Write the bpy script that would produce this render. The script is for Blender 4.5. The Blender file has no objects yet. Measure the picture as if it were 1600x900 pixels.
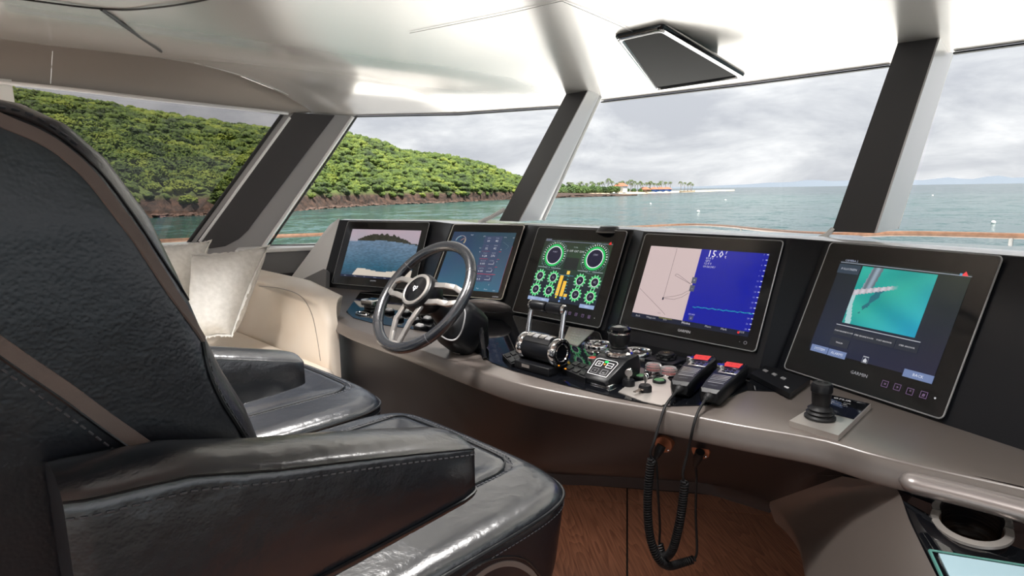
import bpy, bmesh, math, random
import numpy as np
from mathutils import Vector, Matrix
from mathutils.bvhtree import BVHTree

random.seed(7)
SC = bpy.context.scene
COL = SC.collection
V = Vector

# ------------------------------------------------------------------ camera
# world frame = the boat: x to starboard, y forward, z up, wheelhouse floor at z = 0
FPX, EYE = 930.0, 1.45
YAW = math.radians(45.24)                      # camera looks this far to port of the bow
ROLL = math.atan(-0.015)
PITCH = math.atan((450 - 298) * math.cos(ROLL) / FPX)
_F0 = V((-math.sin(YAW), math.cos(YAW), 0))
_R0 = V((math.cos(YAW), math.sin(YAW), 0))
CF = (_F0 * math.cos(PITCH) + V((0, 0, -math.sin(PITCH)))).normalized()
_U0 = _R0.cross(CF)
CR = _R0 * math.cos(-ROLL) - _U0 * math.sin(-ROLL)
CU = _R0 * math.sin(-ROLL) + _U0 * math.cos(-ROLL)
CAMP = V((0, 0, EYE))
cd = bpy.data.cameras.new('camera'); cam = bpy.data.objects.new('camera', cd); COL.objects.link(cam)
cd.sensor_width = 36.0; cd.lens = FPX / 1600 * 36.0; cd.clip_start = 0.02; cd.clip_end = 60000
M = Matrix((CR, CU, -CF)).transposed().to_4x4(); M.translation = CAMP
cam.matrix_world = M
SC.camera = cam

# ------------------------------------------------------------------ sky, sun, exposure
SC.view_settings.view_transform = 'Standard'
SC.view_settings.look = 'None'
SC.view_settings.gamma = 1.0
SC.view_settings.use_curve_mapping = False
SC.view_settings.exposure = 0.3
W = bpy.data.worlds.new('overcast sky'); SC.world = W; W.use_nodes = True
nt = W.node_tree; nt.nodes.clear()
def N(t, **k):
    n = nt.nodes.new(t)
    for a, b in k.items(): setattr(n, a, b)
    return n
tc = N('ShaderNodeTexCoord'); mp = N('ShaderNodeMapping'); mp.inputs['Scale'].default_value = (1, 1, 3.2)
nz = N('ShaderNodeTexNoise'); nz.inputs['Scale'].default_value = 4.2; nz.inputs['Detail'].default_value = 12
nz.inputs['Roughness'].default_value = 0.60; nz.inputs['Distortion'].default_value = 0.35
rp = N('ShaderNodeValToRGB')
rp.color_ramp.elements[0].position = 0.37; rp.color_ramp.elements[0].color = (0.47, 0.485, 0.53, 1)
rp.color_ramp.elements[1].position = 0.63; rp.color_ramp.elements[1].color = (0.82, 0.82, 0.835, 1)
e = rp.color_ramp.elements.new(0.5); e.color = (0.62, 0.63, 0.66, 1)
sx = N('ShaderNodeSeparateXYZ')
mr = N('ShaderNodeMapRange'); mr.inputs[1].default_value = 0.0; mr.inputs[2].default_value = 1.0
mr.inputs[3].default_value = 1.02; mr.inputs[4].default_value = 1.9
bg = N('ShaderNodeBackground'); wo = N('ShaderNodeOutputWorld')
L = nt.links.new
L(tc.outputs['Generated'], mp.inputs['Vector']); L(mp.outputs[0], nz.inputs['Vector'])
L(nz.outputs['Fac'], rp.inputs['Fac']); L(rp.outputs[0], bg.inputs['Color'])
L(tc.outputs['Generated'], sx.inputs[0]); L(sx.outputs['Z'], mr.inputs[0]); L(mr.outputs[0], bg.inputs['Strength'])
L(bg.outputs[0], wo.inputs[0])

sd = bpy.data.lights.new('hazy sun', 'SUN'); sd.energy = 8.5; sd.angle = math.radians(4); sd.color = (1.0, 0.95, 0.87)
so = bpy.data.objects.new('hazy sun', sd); COL.objects.link(so)
so.rotation_euler = V((-0.42, 0.12, -0.95)).to_track_quat('-Z', 'Y').to_euler()

# fill lamps added out of view to brighten the cabin (their rings come later)
FILL_LAMPS = [(-2.25, 0.25, 16), (-1.5, 0.85, 7), (-0.75, 1.15, 4), (0.15, 0.95, 2.5), (-0.9, -1.6, 10), (0.7, -1.6, 10), (-2.6, -1.4, 10)]
for lx, ly, le in FILL_LAMPS:
    ld = bpy.data.lights.new('fill lamp', 'AREA'); ld.shape = 'DISK'; ld.size = 0.15; ld.energy = le; ld.color = (1.0, 0.97, 0.94); ld.spread = math.radians(92)
    lo_ = bpy.data.objects.new('fill lamp', ld); COL.objects.link(lo_); lo_.location = (lx, ly, 2.035)

# ------------------------------------------------------------------ geometry helpers
def ray(px, py):
    return (CF + CR * ((px - 800) / FPX) + CU * ((450 - py) / FPX))
def onz(px, py, z):                            # where a sight line meets a level plane
    d = ray(px, py); return CAMP + d * ((z - EYE) / d.z)
def onp(px, py, p, n):                         # ... or any plane
    d = ray(px, py); n = V(n); return CAMP + d * ((V(p) - CAMP).dot(n) / d.dot(n))
def ond(px, py, depth):                        # ... or a given distance ahead
    d = ray(px, py); return CAMP + d * (depth / d.dot(_F0))
def onx(px, py, x): return onp(px, py, (x, 0, 0), (1, 0, 0))

def lerp(a, b, t): return a + (b - a) * t
def sstep(t): t = max(0.0, min(1.0, t)); return t * t * (3 - 2 * t)
def interp(tab, x):
    if x <= tab[0][0]: return tab[0][1]
    for (a, b), (c, d) in zip(tab, tab[1:]):
        if x <= c: return b + (d - b) * (x - a) / (c - a)
    return tab[-1][1]
def resample(pts, n):
    pts = [V(p) for p in pts]; s = [0.0]
    for a, b in zip(pts, pts[1:]): s.append(s[-1] + (b - a).length)
    out = []; j = 0
    for i in range(n):
        t = s[-1] * i / (n - 1)
        while j < len(s) - 2 and s[j + 1] < t: j += 1
        out.append(pts[j].lerp(pts[j + 1], (t - s[j]) / max(1e-9, s[j + 1] - s[j])))
    return out
def smooth(pts, n=8, closed=False):            # Catmull-Rom
    pts = [V(p) for p in pts]; out = []; m = len(pts)
    for i in range(m if closed else m - 1):
        if closed: a, b, c, d = (pts[(i + k - 1) % m] for k in range(4))
        else: a, b, c, d = pts[max(i - 1, 0)], pts[i], pts[i + 1], pts[min(i + 2, m - 1)]
        for k in range(n):
            t = k / n
            out.append(0.5 * ((2 * b) + (c - a) * t + (2 * a - 5 * b + 4 * c - d) * t * t + (3 * b - a - 3 * c + d) * t ** 3))
    if not closed: out.append(pts[-1])
    return out
def frame(z):                                  # two vectors square to z
    z = V(z).normalized(); x = V((0, 0, 1)).cross(z)
    if x.length < 1e-4: x = V((1, 0, 0))
    x.normalize(); return x, z.cross(x)

class MB:
    def __init__(s): s.v = []; s.f = []; s.c = []; s.col = None
    def add(s, vs, fs):
        o = len(s.v); s.v += [V(p) for p in vs]; s.f += [tuple(i + o for i in f) for f in fs]
        if s.col is not None: s.c += [s.col] * len(fs)
        return s
    def quad(s, a, b, c, d): return s.add([a, b, c, d], [(0, 1, 2, 3)])
    def loft(s, rows, closed=False, caps=False, loop=False):
        n = len(rows[0]); vs = [p for r in rows for p in r]; fs = []
        m = len(rows)
        for i in range(m if loop else m - 1):
            for j in range(n if closed else n - 1):
                a = i * n + j; b = i * n + (j + 1) % n; i2 = (i + 1) % m
                fs.append((a, b, i2 * n + (j + 1) % n, i2 * n + j))
        if caps: fs.append(tuple(range(n))[::-1]); fs.append(tuple((m - 1) * n + k for k in range(n)))
        return s.add(vs, fs)
    def box(s, c, h, ax=None, r=0.0, seg=3):
        ax = ax or (V((1, 0, 0)), V((0, 1, 0)), V((0, 0, 1)))
        bm = bmesh.new(); bmesh.ops.create_cube(bm, size=2)
        for v in bm.verts: v.co = V((v.co.x * h[0], v.co.y * h[1], v.co.z * h[2]))
        if r > 0: bmesh.ops.bevel(bm, geom=bm.edges[:], offset=min(r, min(h) * 0.98), segments=seg, profile=0.5, affect='EDGES')
        c = V(c); bm.verts.index_update()
        s.add([c + ax[0] * v.co.x + ax[1] * v.co.y + ax[2] * v.co.z for v in bm.verts], [[v.index for v in f.verts] for f in bm.faces])
        bm.free(); return s
    def tube(s, path, r, n=8, closed=False, caps=True):
        path = [V(p) for p in path]; m = len(path); rows = []; up = None
        for i, p in enumerate(path):
            t = (path[(i + 1) % m] - path[i - 1]) if closed else (path[min(i + 1, m - 1)] - path[max(i - 1, 0)])
            if t.length < 1e-9: t = V((0, 0, 1))
            t.normalize()
            if up is None: up, _ = frame(t)
            up = (up - t * up.dot(t)).normalized(); w = t.cross(up)
            rr = r[i] if isinstance(r, (list, tuple)) else r
            rows.append([p + (up * math.cos(a) + w * math.sin(a)) * rr for a in (2 * math.pi * k / n for k in range(n))])
        return s.loft(rows, closed=True, caps=caps and not closed, loop=closed)
    def lathe(s, c, ax, prof, n=24, caps=True):   # prof: (radius, height along ax)
        c = V(c); z = V(ax).normalized(); x, y = frame(z)
        rows = [[c + z * h + (x * math.cos(a) + y * math.sin(a)) * max(r, 1e-5) for a in (2 * math.pi * k / n for k in range(n))] for r, h in prof]
        return s.loft(rows, closed=True, caps=caps)
    def prism(s, poly, vec):
        poly = [V(p) for p in poly]; n = len(poly); vec = V(vec)
        fs = [tuple(range(n))[::-1], tuple(range(n, 2 * n))] + [(i, (i + 1) % n, n + (i + 1) % n, n + i) for i in range(n)]
        return s.add(poly + [p + vec for p in poly], fs)
    def ball(s, c, r, ax=None, n=16, m=10):
        c = V(c); r = r if hasattr(r, '__len__') else (r, r, r)
        ax = ax or (V((1, 0, 0)), V((0, 1, 0)), V((0, 0, 1)))
        rows = []
        for i in range(m + 1):
            t = math.pi * i / m; st = max(math.sin(t), 1e-4)
            rows.append([c + ax[0] * (r[0] * st * math.cos(a)) + ax[1] * (r[1] * st * math.sin(a)) - ax[2] * (r[2] * math.cos(t)) for a in (2 * math.pi * k / n for k in range(n))])
        return s.loft(rows, closed=True)
    def build(s, name, mat, parent=None, flat=False, angle=38, normals=True):
        me = bpy.data.meshes.new(name)
        off = WORLD_OF.get(parent.name, V((0, 0, 0))) if parent else V((0, 0, 0))
        me.from_pydata([p - off for p in s.v], [], s.f)
        if normals:
            bm = bmesh.new(); bm.from_mesh(me); bmesh.ops.remove_doubles(bm, verts=bm.verts, dist=1e-6) if s.col is None else None
            bmesh.ops.recalc_face_normals(bm, faces=bm.faces); bm.to_mesh(me); bm.free()
        if s.col is not None:
            at = me.color_attributes.new('Col', 'FLOAT_COLOR', 'CORNER'); k = 0
            for p in me.polygons:
                cc = s.c[p.index]
                for li in p.loop_indices: at.data[li].color = (*cc, 1)
        if not flat:
            me.polygons.foreach_set('use_smooth', [True] * len(me.polygons)); me.set_sharp_from_angle(angle=math.radians(angle))
        if mat: me.materials.append(mat)
        o = bpy.data.objects.new(name, me); COL.objects.link(o)
        if parent: o.parent = parent; WORLD_OF[o.name] = off
        return o
WORLD_OF = {}
def thing(name, label, cat, loc=(0, 0, 0), group=None):
    o = bpy.data.objects.new(name, None); COL.objects.link(o); o.location = loc; o.empty_display_size = 0.1
    WORLD_OF[o.name] = V(loc); o['label'] = label; o['category'] = cat
    if group: o['group'] = group
    return o
def tag(o, label, cat, group=None):
    o['label'] = label; o['category'] = cat
    if group: o['group'] = group
    return o
def struct(o): o['kind'] = 'structure'; return o

# ------------------------------------------------------------------ materials
MATS = {}
def mat(name, col, rough=0.5, metal=0.0, bump=None, coat=0.0, vary=None, emit=None, ior=1.5, sheen=0.0, aniso=0.0):
    m = bpy.data.materials.new(name); m.use_nodes = True; t = m.node_tree; p = t.nodes['Principled BSDF']
    p.inputs['Base Color'].default_value = (*col, 1); p.inputs['Roughness'].default_value = rough; p.inputs['Metallic'].default_value = metal
    p.inputs['Coat Weight'].default_value = coat; p.inputs['Coat Roughness'].default_value = 0.06; p.inputs['IOR'].default_value = ior
    if sheen: p.inputs['Sheen Weight'].default_value = sheen
    if aniso: p.inputs['Anisotropic'].default_value = aniso
    c = None
    def coords():
        nonlocal c
        if c is None: c = t.nodes.new('ShaderNodeTexCoord')
        return c.outputs['Object']
    if vary:                                   # (scale, second colour, detail, stretch)
        n = t.nodes.new('ShaderNodeTexNoise'); n.inputs['Scale'].default_value = vary[0]; n.inputs['Detail'].default_value = vary[2]
        mp = t.nodes.new('ShaderNodeMapping'); mp.inputs['Scale'].default_value = vary[3] if len(vary) > 3 else (1, 1, 1)
        r = t.nodes.new('ShaderNodeValToRGB'); r.color_ramp.elements[0].color = (*col, 1); r.color_ramp.elements[1].color = (*vary[1], 1)
        r.color_ramp.elements[0].position = 0.35; r.color_ramp.elements[1].position = 0.68
        t.links.new(coords(), mp.inputs[0]); t.links.new(mp.outputs[0], n.inputs['Vector']); t.links.new(n.outputs['Fac'], r.inputs[0]); t.links.new(r.outputs[0], p.inputs['Base Color'])
    if bump:                                   # list of (kind, scale, strength, stretch)
        prev = None
        for kind, sc, st, stretch in bump:
            mp = t.nodes.new('ShaderNodeMapping'); mp.inputs['Scale'].default_value = stretch; t.links.new(coords(), mp.inputs[0])
            if kind == 'noise':
                n = t.nodes.new('ShaderNodeTexNoise'); n.inputs['Detail'].default_value = 4; out = n.outputs['Fac']
            else:
                n = t.nodes.new('ShaderNodeTexVoronoi'); n.feature = 'SMOOTH_F1'; out = n.outputs['Distance']
            n.inputs['Scale'].default_value = sc; t.links.new(mp.outputs[0], n.inputs['Vector'])
            b = t.nodes.new('ShaderNodeBump'); b.inputs['Strength'].default_value = st; b.inputs['Distance'].default_value = 0.25 / sc
            t.links.new(out, b.inputs['Height'])
            if prev: t.links.new(prev, b.inputs['Normal'])
            prev = b.outputs[0]
        t.links.new(prev, p.inputs['Normal'])
    if emit: p.inputs['Emission Color'].default_value = (*emit[0], 1); p.inputs['Emission Strength'].default_value = emit[1]
    MATS[name] = m; return m
ONE = (1, 1, 1)
m_leather = mat('black leather', (0.007, 0.010, 0.016), 0.31, bump=[('voro', 260, 0.28, ONE), ('noise', 14, 0.10, ONE)], ior=1.75)
m_leather_soft = mat('black creased leather', (0.007, 0.010, 0.016), 0.27, bump=[('voro', 300, 0.15, ONE), ('noise', 22, 0.22, (1, 1, 1))], ior=2.15)
m_strip = mat('taupe trim tape', (0.20, 0.155, 0.135), 0.7, bump=[('noise', 500, 0.3, ONE)])
m_stitch = mat('grey thread', (0.10, 0.10, 0.11), 0.6)
m_piping = mat('black piping', (0.008, 0.009, 0.011), 0.3)
m_cream = mat('cream leather', (0.80, 0.73, 0.64), 0.40, bump=[('voro', 240, 0.12, ONE)], vary=(3, (0.76, 0.66, 0.55), 3))
m_linen = mat('pale linen', (0.58, 0.575, 0.55), 0.9, bump=[('noise', 300, 0.5, (1, 0.15, 1)), ('noise', 300, 0.4, (0.15, 1, 1)), ('noise', 9, 0.35, ONE)], vary=(60, (0.66, 0.655, 0.63), 4, (0.2, 1, 1)))
m_taupe = mat('taupe lacquer', (0.125, 0.105, 0.094), 0.36, metal=0.15, bump=[('noise', 900, 0.06, ONE)], ior=1.85)
m_bar = mat('silver taupe lacquer', (0.30, 0.27, 0.26), 0.32, metal=0.45)
m_brown = mat('dark brown lacquer', (0.022, 0.0195, 0.0205), 0.42, metal=0.2, bump=[('noise', 900, 0.05, ONE)])
m_gloss = mat('gloss black', (0.004, 0.0045, 0.006), 0.04)
m_satin = mat('satin black', (0.006, 0.007, 0.010), 0.36, bump=[('noise', 700, 0.08, ONE)], ior=1.36)
m_plastic = mat('black plastic', (0.006, 0.0065, 0.008), 0.38, ior=1.38)
m_rubber = mat('black rubber', (0.007, 0.007, 0.008), 0.5, ior=1.4)
m_spoke = mat('satin steel spokes', (0.50, 0.48, 0.46), 0.3, metal=0.75)
m_pod = mat('smoked black panel', (0.003, 0.003, 0.004), 0.10, ior=1.05)
m_glass_black = mat('black cover glass', (0.004, 0.005, 0.007), 0.08)
m_chrome = mat('chrome', (0.86, 0.86, 0.87), 0.06, metal=1.0)
m_steel = mat('brushed steel', (0.62, 0.60, 0.58), 0.28, metal=1.0, bump=[('noise', 120, 0.05, (1, 1, 30))])
m_bronze = mat('bronze metal', (0.42, 0.36, 0.32), 0.25, metal=1.0)
m_plate = mat('pale metal plate', (0.66, 0.62, 0.58), 0.32, metal=0.7)
m_white = mat('white gelcoat', (0.82, 0.82, 0.81), 0.25)
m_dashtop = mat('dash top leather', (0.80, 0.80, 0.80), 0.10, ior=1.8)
m_pillar = mat('charcoal cladding', (0.040, 0.039, 0.043), 0.5, bump=[('noise', 500, 0.1, ONE)])
m_silver = mat('silver lacquer', (0.70, 0.70, 0.71), 0.34, metal=0.45, bump=[('noise', 300, 0.03, (1, 1, 0.05))])
m_greytrim = mat('grey trim lacquer', (0.36, 0.36, 0.37), 0.38, metal=0.4)
m_gasket = mat('black gasket', (0.012, 0.012, 0.013), 0.5)
m_soffit = mat('taupe satin soffit', (0.31, 0.27, 0.245), 0.30, metal=0.45, bump=[('noise', 240, 0.04, (0.1, 0.1, 4))])
m_teak = mat('varnished teak', (0.20, 0.10, 0.055), 0.3, vary=(20, (0.13, 0.06, 0.03), 4))
m_tread = mat('grey upholstered wall', (0.22, 0.22, 0.23), 0.7)
m_wall = mat('cream wall lining', (0.68, 0.64, 0.58), 0.5)
m_dark = mat('dark void', (0.006, 0.006, 0.006), 0.8)
m_lens_red = mat('red backlit screen', (0.02, 0, 0), 0.3, emit=((0.9, 0.07, 0.03), 0.75))
m_green_led = mat('green lamp', (0, 0.02, 0), 0.3, emit=((0.02, 0.9, 0.15), 1.2))
m_orange_led = mat('orange lamp', (0.02, 0, 0), 0.3, emit=((1.0, 0.35, 0.02), 1.0))
m_print = mat('pale print', (0.62, 0.62, 0.64), 0.5)
m_print_dim = mat('grey print', (0.25, 0.25, 0.27), 0.5)
m_gold = mat('gold emblem', (0.65, 0.52, 0.28), 0.3, metal=0.8)
m_redcap = mat('red cap', (0.45, 0.04, 0.03), 0.4)
m_greencap = mat('green cap', (0.06, 0.16, 0.07), 0.4)
m_clear = mat('clear plastic', (0.9, 0.9, 0.9), 0.08); m_clear.node_tree.nodes['Principled BSDF'].inputs['Transmission Weight'].default_value = 0.85

# ceiling: pearl lacquer, fine brushed grain
m_ceil = mat('pearl ceiling lacquer', (0.82, 0.785, 0.755), 0.22, metal=0.60, bump=[('noise', 60, 0.04, (1.0, 0.06, 1))])

def glass_mat(name, tint, refl=0.05):
    m = bpy.data.materials.new(name); m.use_nodes = True; t = m.node_tree; t.nodes.clear()
    a = t.nodes.new('ShaderNodeBsdfTransparent'); a.inputs[0].default_value = (*tint, 1)
    g = t.nodes.new('ShaderNodeBsdfGlossy'); g.inputs['Roughness'].default_value = 0.0
    mx = t.nodes.new('ShaderNodeMixShader'); mx.inputs[0].default_value = refl
    o = t.nodes.new('ShaderNodeOutputMaterial')
    t.links.new(a.outputs[0], mx.inputs[1]); t.links.new(g.outputs[0], mx.inputs[2]); t.links.new(mx.outputs[0], o.inputs[0])
    return m
m_pane = glass_mat('clear window glass', (0.97, 0.985, 0.98), 0.03)
m_pane_tint = glass_mat('tinted side glass', (0.46, 0.445, 0.435), 0.05)

def emis_col(name, strength=1.0, gloss=0.0):   # backlit screen: colour from the mesh's own colour layer
    m = bpy.data.materials.new(name); m.use_nodes = True; t = m.node_tree; p = t.nodes['Principled BSDF']
    p.inputs['Base Color'].default_value = (0.002, 0.002, 0.003, 1); p.inputs['Roughness'].default_value = 0.12
    a = t.nodes.new('ShaderNodeVertexColor'); a.layer_name = 'Col'
    t.links.new(a.outputs[0], p.inputs['Emission Color']); p.inputs['Emission Strength'].default_value = strength
    return m
m_lcd = emis_col('backlit screen pixels', 0.8)

# ================================================================== the sea and the land outside
SEA = -3.2
def hor(px): return 310 - 0.015 * px
def outdoors(px, depth, z=SEA):                # a point that far ahead of the camera, on the line of that bearing
    d = ray(px, hor(px)); p = CAMP + d * (depth / d.dot(_F0)); return V((p.x, p.y, z))

def node_mat(name):
    m = bpy.data.materials.new(name); m.use_nodes = True; t = m.node_tree
    def N(k, **kw):
        n = t.nodes.new(k)
        for a, b in kw.items(): setattr(n, a, b)
        return n
    return m, t, N, t.links.new, t.nodes['Principled BSDF']

m_sea, t, N, LK, P = node_mat('tropical sea water')
P.inputs['Roughness'].default_value = 0.14; P.inputs['IOR'].default_value = 1.33; P.inputs['Specular IOR Level'].default_value = 0.12
geo = N('ShaderNodeNewGeometry')
n1 = N('ShaderNodeTexNoise'); n1.inputs['Scale'].default_value = 0.012; n1.inputs['Detail'].default_value = 5
r1 = N('ShaderNodeValToRGB'); el = r1.color_ramp.elements
el[0].position = 0.36; el[0].position = 0.38; el[0].color = (0.0025, 0.022, 0.032, 1); el[1].position = 0.64; el[1].color = (0.006, 0.050, 0.056, 1)
LK(geo.outputs['Position'], n1.inputs['Vector']); LK(n1.outputs['Fac'], r1.inputs[0])
# shallow turquoise water over sand, by distance from the shore's own position
sp = N('ShaderNodeSeparateXYZ'); LK(geo.outputs['Position'], sp.inputs[0])
ds_ = N('ShaderNodeVectorMath', operation='DISTANCE'); _b = outdoors(760, 250); ds_.inputs[1].default_value = (_b.x, _b.y, SEA); LK(geo.outputs['Position'], ds_.inputs[0])
mr_ = N('ShaderNodeMapRange'); mr_.inputs[1].default_value = 40; mr_.inputs[2].default_value = 330; mr_.inputs[3].default_value = 0.85; mr_.inputs[4].default_value = 0.0; LK(ds_.outputs['Value'], mr_.inputs[0])
mx_ = N('ShaderNodeMixRGB'); mx_.inputs[2].default_value = (0.022, 0.080, 0.072, 1); LK(mr_.outputs[0], mx_.inputs[0]); LK(r1.outputs[0], mx_.inputs[1]); LK(mx_.outputs[0], P.inputs['Base Color'])
acc = None                                     # wave facets: tilt the surface by noise of several sizes
for sc, k, st in ((0.035, 0.16, 1), (0.14, 0.42, 2), (0.6, 0.50, 3), (2.5, 0.40, 4)):
    n = N('ShaderNodeTexNoise'); n.inputs['Scale'].default_value = sc; n.inputs['Detail'].default_value = 2; LK(geo.outputs['Position'], n.inputs['Vector'])
    s_ = N('ShaderNodeVectorMath', operation='SUBTRACT'); s_.inputs[1].default_value = (0.5, 0.5, 0.5); LK(n.outputs['Color'], s_.inputs[0])
    m_ = N('ShaderNodeVectorMath', operation='MULTIPLY'); m_.inputs[1].default_value = (k, k, 0); LK(s_.outputs[0], m_.inputs[0])
    if acc is None: acc = m_.outputs[0]
    else:
        a_ = N('ShaderNodeVectorMath', operation='ADD'); LK(acc, a_.inputs[0]); LK(m_.outputs[0], a_.inputs[1]); acc = a_.outputs[0]
a_ = N('ShaderNodeVectorMath', operation='ADD'); a_.inputs[1].default_value = (0, 0, 1); LK(acc, a_.inputs[0])
nn_ = N('ShaderNodeVectorMath', operation='NORMALIZE'); LK(a_.outputs[0], nn_.inputs[0]); LK(nn_.outputs[0], P.inputs['Normal'])
mb = MB(); rows = []
for rr in (0.5, 15, 60, 200, 700, 2500, 9000, 40000):
    rows.append([V((math.cos(a) * rr, math.sin(a) * rr, SEA)) for a in (2 * math.pi * k / 64 for k in range(64))])
mb.loft(rows, closed=True); struct(mb.build('sea', m_sea, flat=True))

# far hills on the horizon
m_far = mat('far hills', (0.13, 0.16, 0.20), 1.0)  # haze of distance painted into the base colour as blue-grey
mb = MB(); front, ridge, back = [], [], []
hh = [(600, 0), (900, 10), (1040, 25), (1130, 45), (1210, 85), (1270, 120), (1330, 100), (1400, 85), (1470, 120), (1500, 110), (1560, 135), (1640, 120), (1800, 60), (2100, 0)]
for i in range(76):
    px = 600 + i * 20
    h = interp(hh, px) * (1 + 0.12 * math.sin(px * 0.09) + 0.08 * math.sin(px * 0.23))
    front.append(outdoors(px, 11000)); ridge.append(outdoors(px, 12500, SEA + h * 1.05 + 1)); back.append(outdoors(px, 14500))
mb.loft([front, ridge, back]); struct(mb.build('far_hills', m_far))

# wooded headland to port
SHORE = [(-900, 100), (-300, 102), (0, 108), (220, 128), (460, 164), (600, 230), (690, 255), (750, 290), (830, 346), (1000, 420)]
RIDGE = [(-900, 190), (-500, 125), (-200, 115), (20, 140), (150, 160), (245, 176), (330, 190), (420, 201), (545, 209), (600, 222), (640, 236), (700, 242), (760, 255), (815, 276), (860, 294), (1000, 297)]
RDEP = [(-900, 150), (300, 150), (545, 120), (700, 90), (830, 50), (1000, 20)]
def ground(px, t):
    d0 = interp(SHORE, px); w = interp(RDEP, px); D = d0 + w * t
    dr = d0 + w; hr = max(1.0, (hor(px) - interp(RIDGE, px)) * dr / FPX + (EYE - SEA) - 3.0)
    cliff = min(4.2, hr * 0.6) * sstep(t / 0.07)
    if t <= 1: h = cliff + (hr - min(4.2, hr * 0.6)) * (0.55 * t + 0.45 * sstep(t))
    else: h = hr * (1 - 0.8 * sstep((t - 1) / 0.9))
    return D, h
m_ground, t, N, LK, P = node_mat('red earth and scrub')
P.inputs['Roughness'].default_value = 0.95
geo = N('ShaderNodeNewGeometry'); sp = N('ShaderNodeSeparateXYZ'); LK(geo.outputs['Position'], sp.inputs[0])
n1 = N('ShaderNodeTexNoise'); n1.inputs['Scale'].default_value = 0.5; n1.inputs['Detail'].default_value = 8; LK(geo.outputs['Position'], n1.inputs['Vector'])
rk = N('ShaderNodeValToRGB'); rk.color_ramp.elements[0].position = 0.35; rk.color_ramp.elements[0].color = (0.020, 0.012, 0.009, 1)
rk.color_ramp.elements[1].position = 0.7; rk.color_ramp.elements[1].color = (0.085, 0.046, 0.031, 1); LK(n1.outputs['Fac'], rk.inputs[0])
mr_ = N('ShaderNodeMapRange'); mr_.inputs[1].default_value = SEA + 3.6; mr_.inputs[2].default_value = SEA + 5.2; LK(sp.outputs['Z'], mr_.inputs[0])
mx_ = N('ShaderNodeMixRGB'); mx_.inputs[2].default_value = (0.07, 0.10, 0.02, 1); LK(mr_.outputs[0], mx_.inputs[0]); LK(rk.outputs[0], mx_.inputs[1]); LK(mx_.outputs[0], P.inputs['Base Color'])
b = N('ShaderNodeBump'); b.inputs['Distance'].default_value = 1.2; b.inputs['Strength'].default_value = 1.0; LK(n1.outputs['Fac'], b.inputs['Height']); LK(b.outputs[0], P.inputs['Normal'])
mb = MB(); rows = []
ts = [-0.05, -0.02, 0, 0.01, 0.02, 0.035, 0.05, 0.07, 0.1] + [0.1 + 0.06 * k for k in range(1, 16)] + [1.15, 1.35, 1.6, 1.9]
for px in range(-900, 1001, 8):
    row = []
    for t_ in ts:
        D, h = ground(px, max(t_, 0))
        if t_ < 0: D += t_ * 100; h = -0.6
        elif 0 < t_ <= 0.1:
            D += random.uniform(-1.4, 1.4); h = max(0.1, h + random.uniform(-0.9, 0.5))
        row.append(outdoors(px, D, SEA + h))
    rows.append(row)
mb.loft(rows); struct(mb.build('hillside', m_ground))

# foliage
def leaf_mat(name, dark, mid, light, scale=0.10):
    m, t, N, LK, P = node_mat(name); P.inputs['Roughness'].default_value = 0.75
    geo = N('ShaderNodeNewGeometry')
    n1 = N('ShaderNodeTexNoise'); n1.inputs['Scale'].default_value = scale; n1.inputs['Detail'].default_value = 3; LK(geo.outputs['Position'], n1.inputs['Vector'])
    n2 = N('ShaderNodeTexNoise'); n2.inputs['Scale'].default_value = 1.7; n2.inputs['Detail'].default_value = 8; n2.inputs['Roughness'].default_value = 0.7; LK(geo.outputs['Position'], n2.inputs['Vector'])
    mx = N('ShaderNodeMath', operation='MULTIPLY_ADD'); mx.inputs[1].default_value = 0.5; ad = N('ShaderNodeMath', operation='MULTIPLY'); ad.inputs[1].default_value = 0.5
    LK(n2.outputs['Fac'], ad.inputs[0]); LK(n1.outputs['Fac'], mx.inputs[0]); LK(ad.outputs[0], mx.inputs[2])
    r = N('ShaderNodeValToRGB'); e = r.color_ramp.elements
    e[0].position = 0.40; e[0].color = (*dark, 1); e[1].position = 0.60; e[1].color = (*light, 1); k = e.new(0.5); k.color = (*mid, 1)
    LK(mx.outputs[0], r.inputs[0]); LK(r.outputs[0], P.inputs['Base Color'])
    b = N('ShaderNodeBump'); b.inputs['Distance'].default_value = 0.5; b.inputs['Strength'].default_value = 1.0; LK(n2.outputs['Fac'], b.inputs['Height']); LK(b.outputs[0], P.inputs['Normal'])
    return m
m_leaf = leaf_mat('hillside foliage', (0.010, 0.024, 0.004), (0.060, 0.105, 0.008), (0.17, 0.21, 0.022))
m_bush = leaf_mat('beach scrub foliage', (0.02, 0.045, 0.010), (0.045, 0.09, 0.018), (0.10, 0.16, 0.03), 0.05)
m_palm = mat('palm fronds', (0.07, 0.10, 0.03), 0.7)
m_trunk = mat('palm trunk', (0.16, 0.12, 0.09), 0.9)

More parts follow.
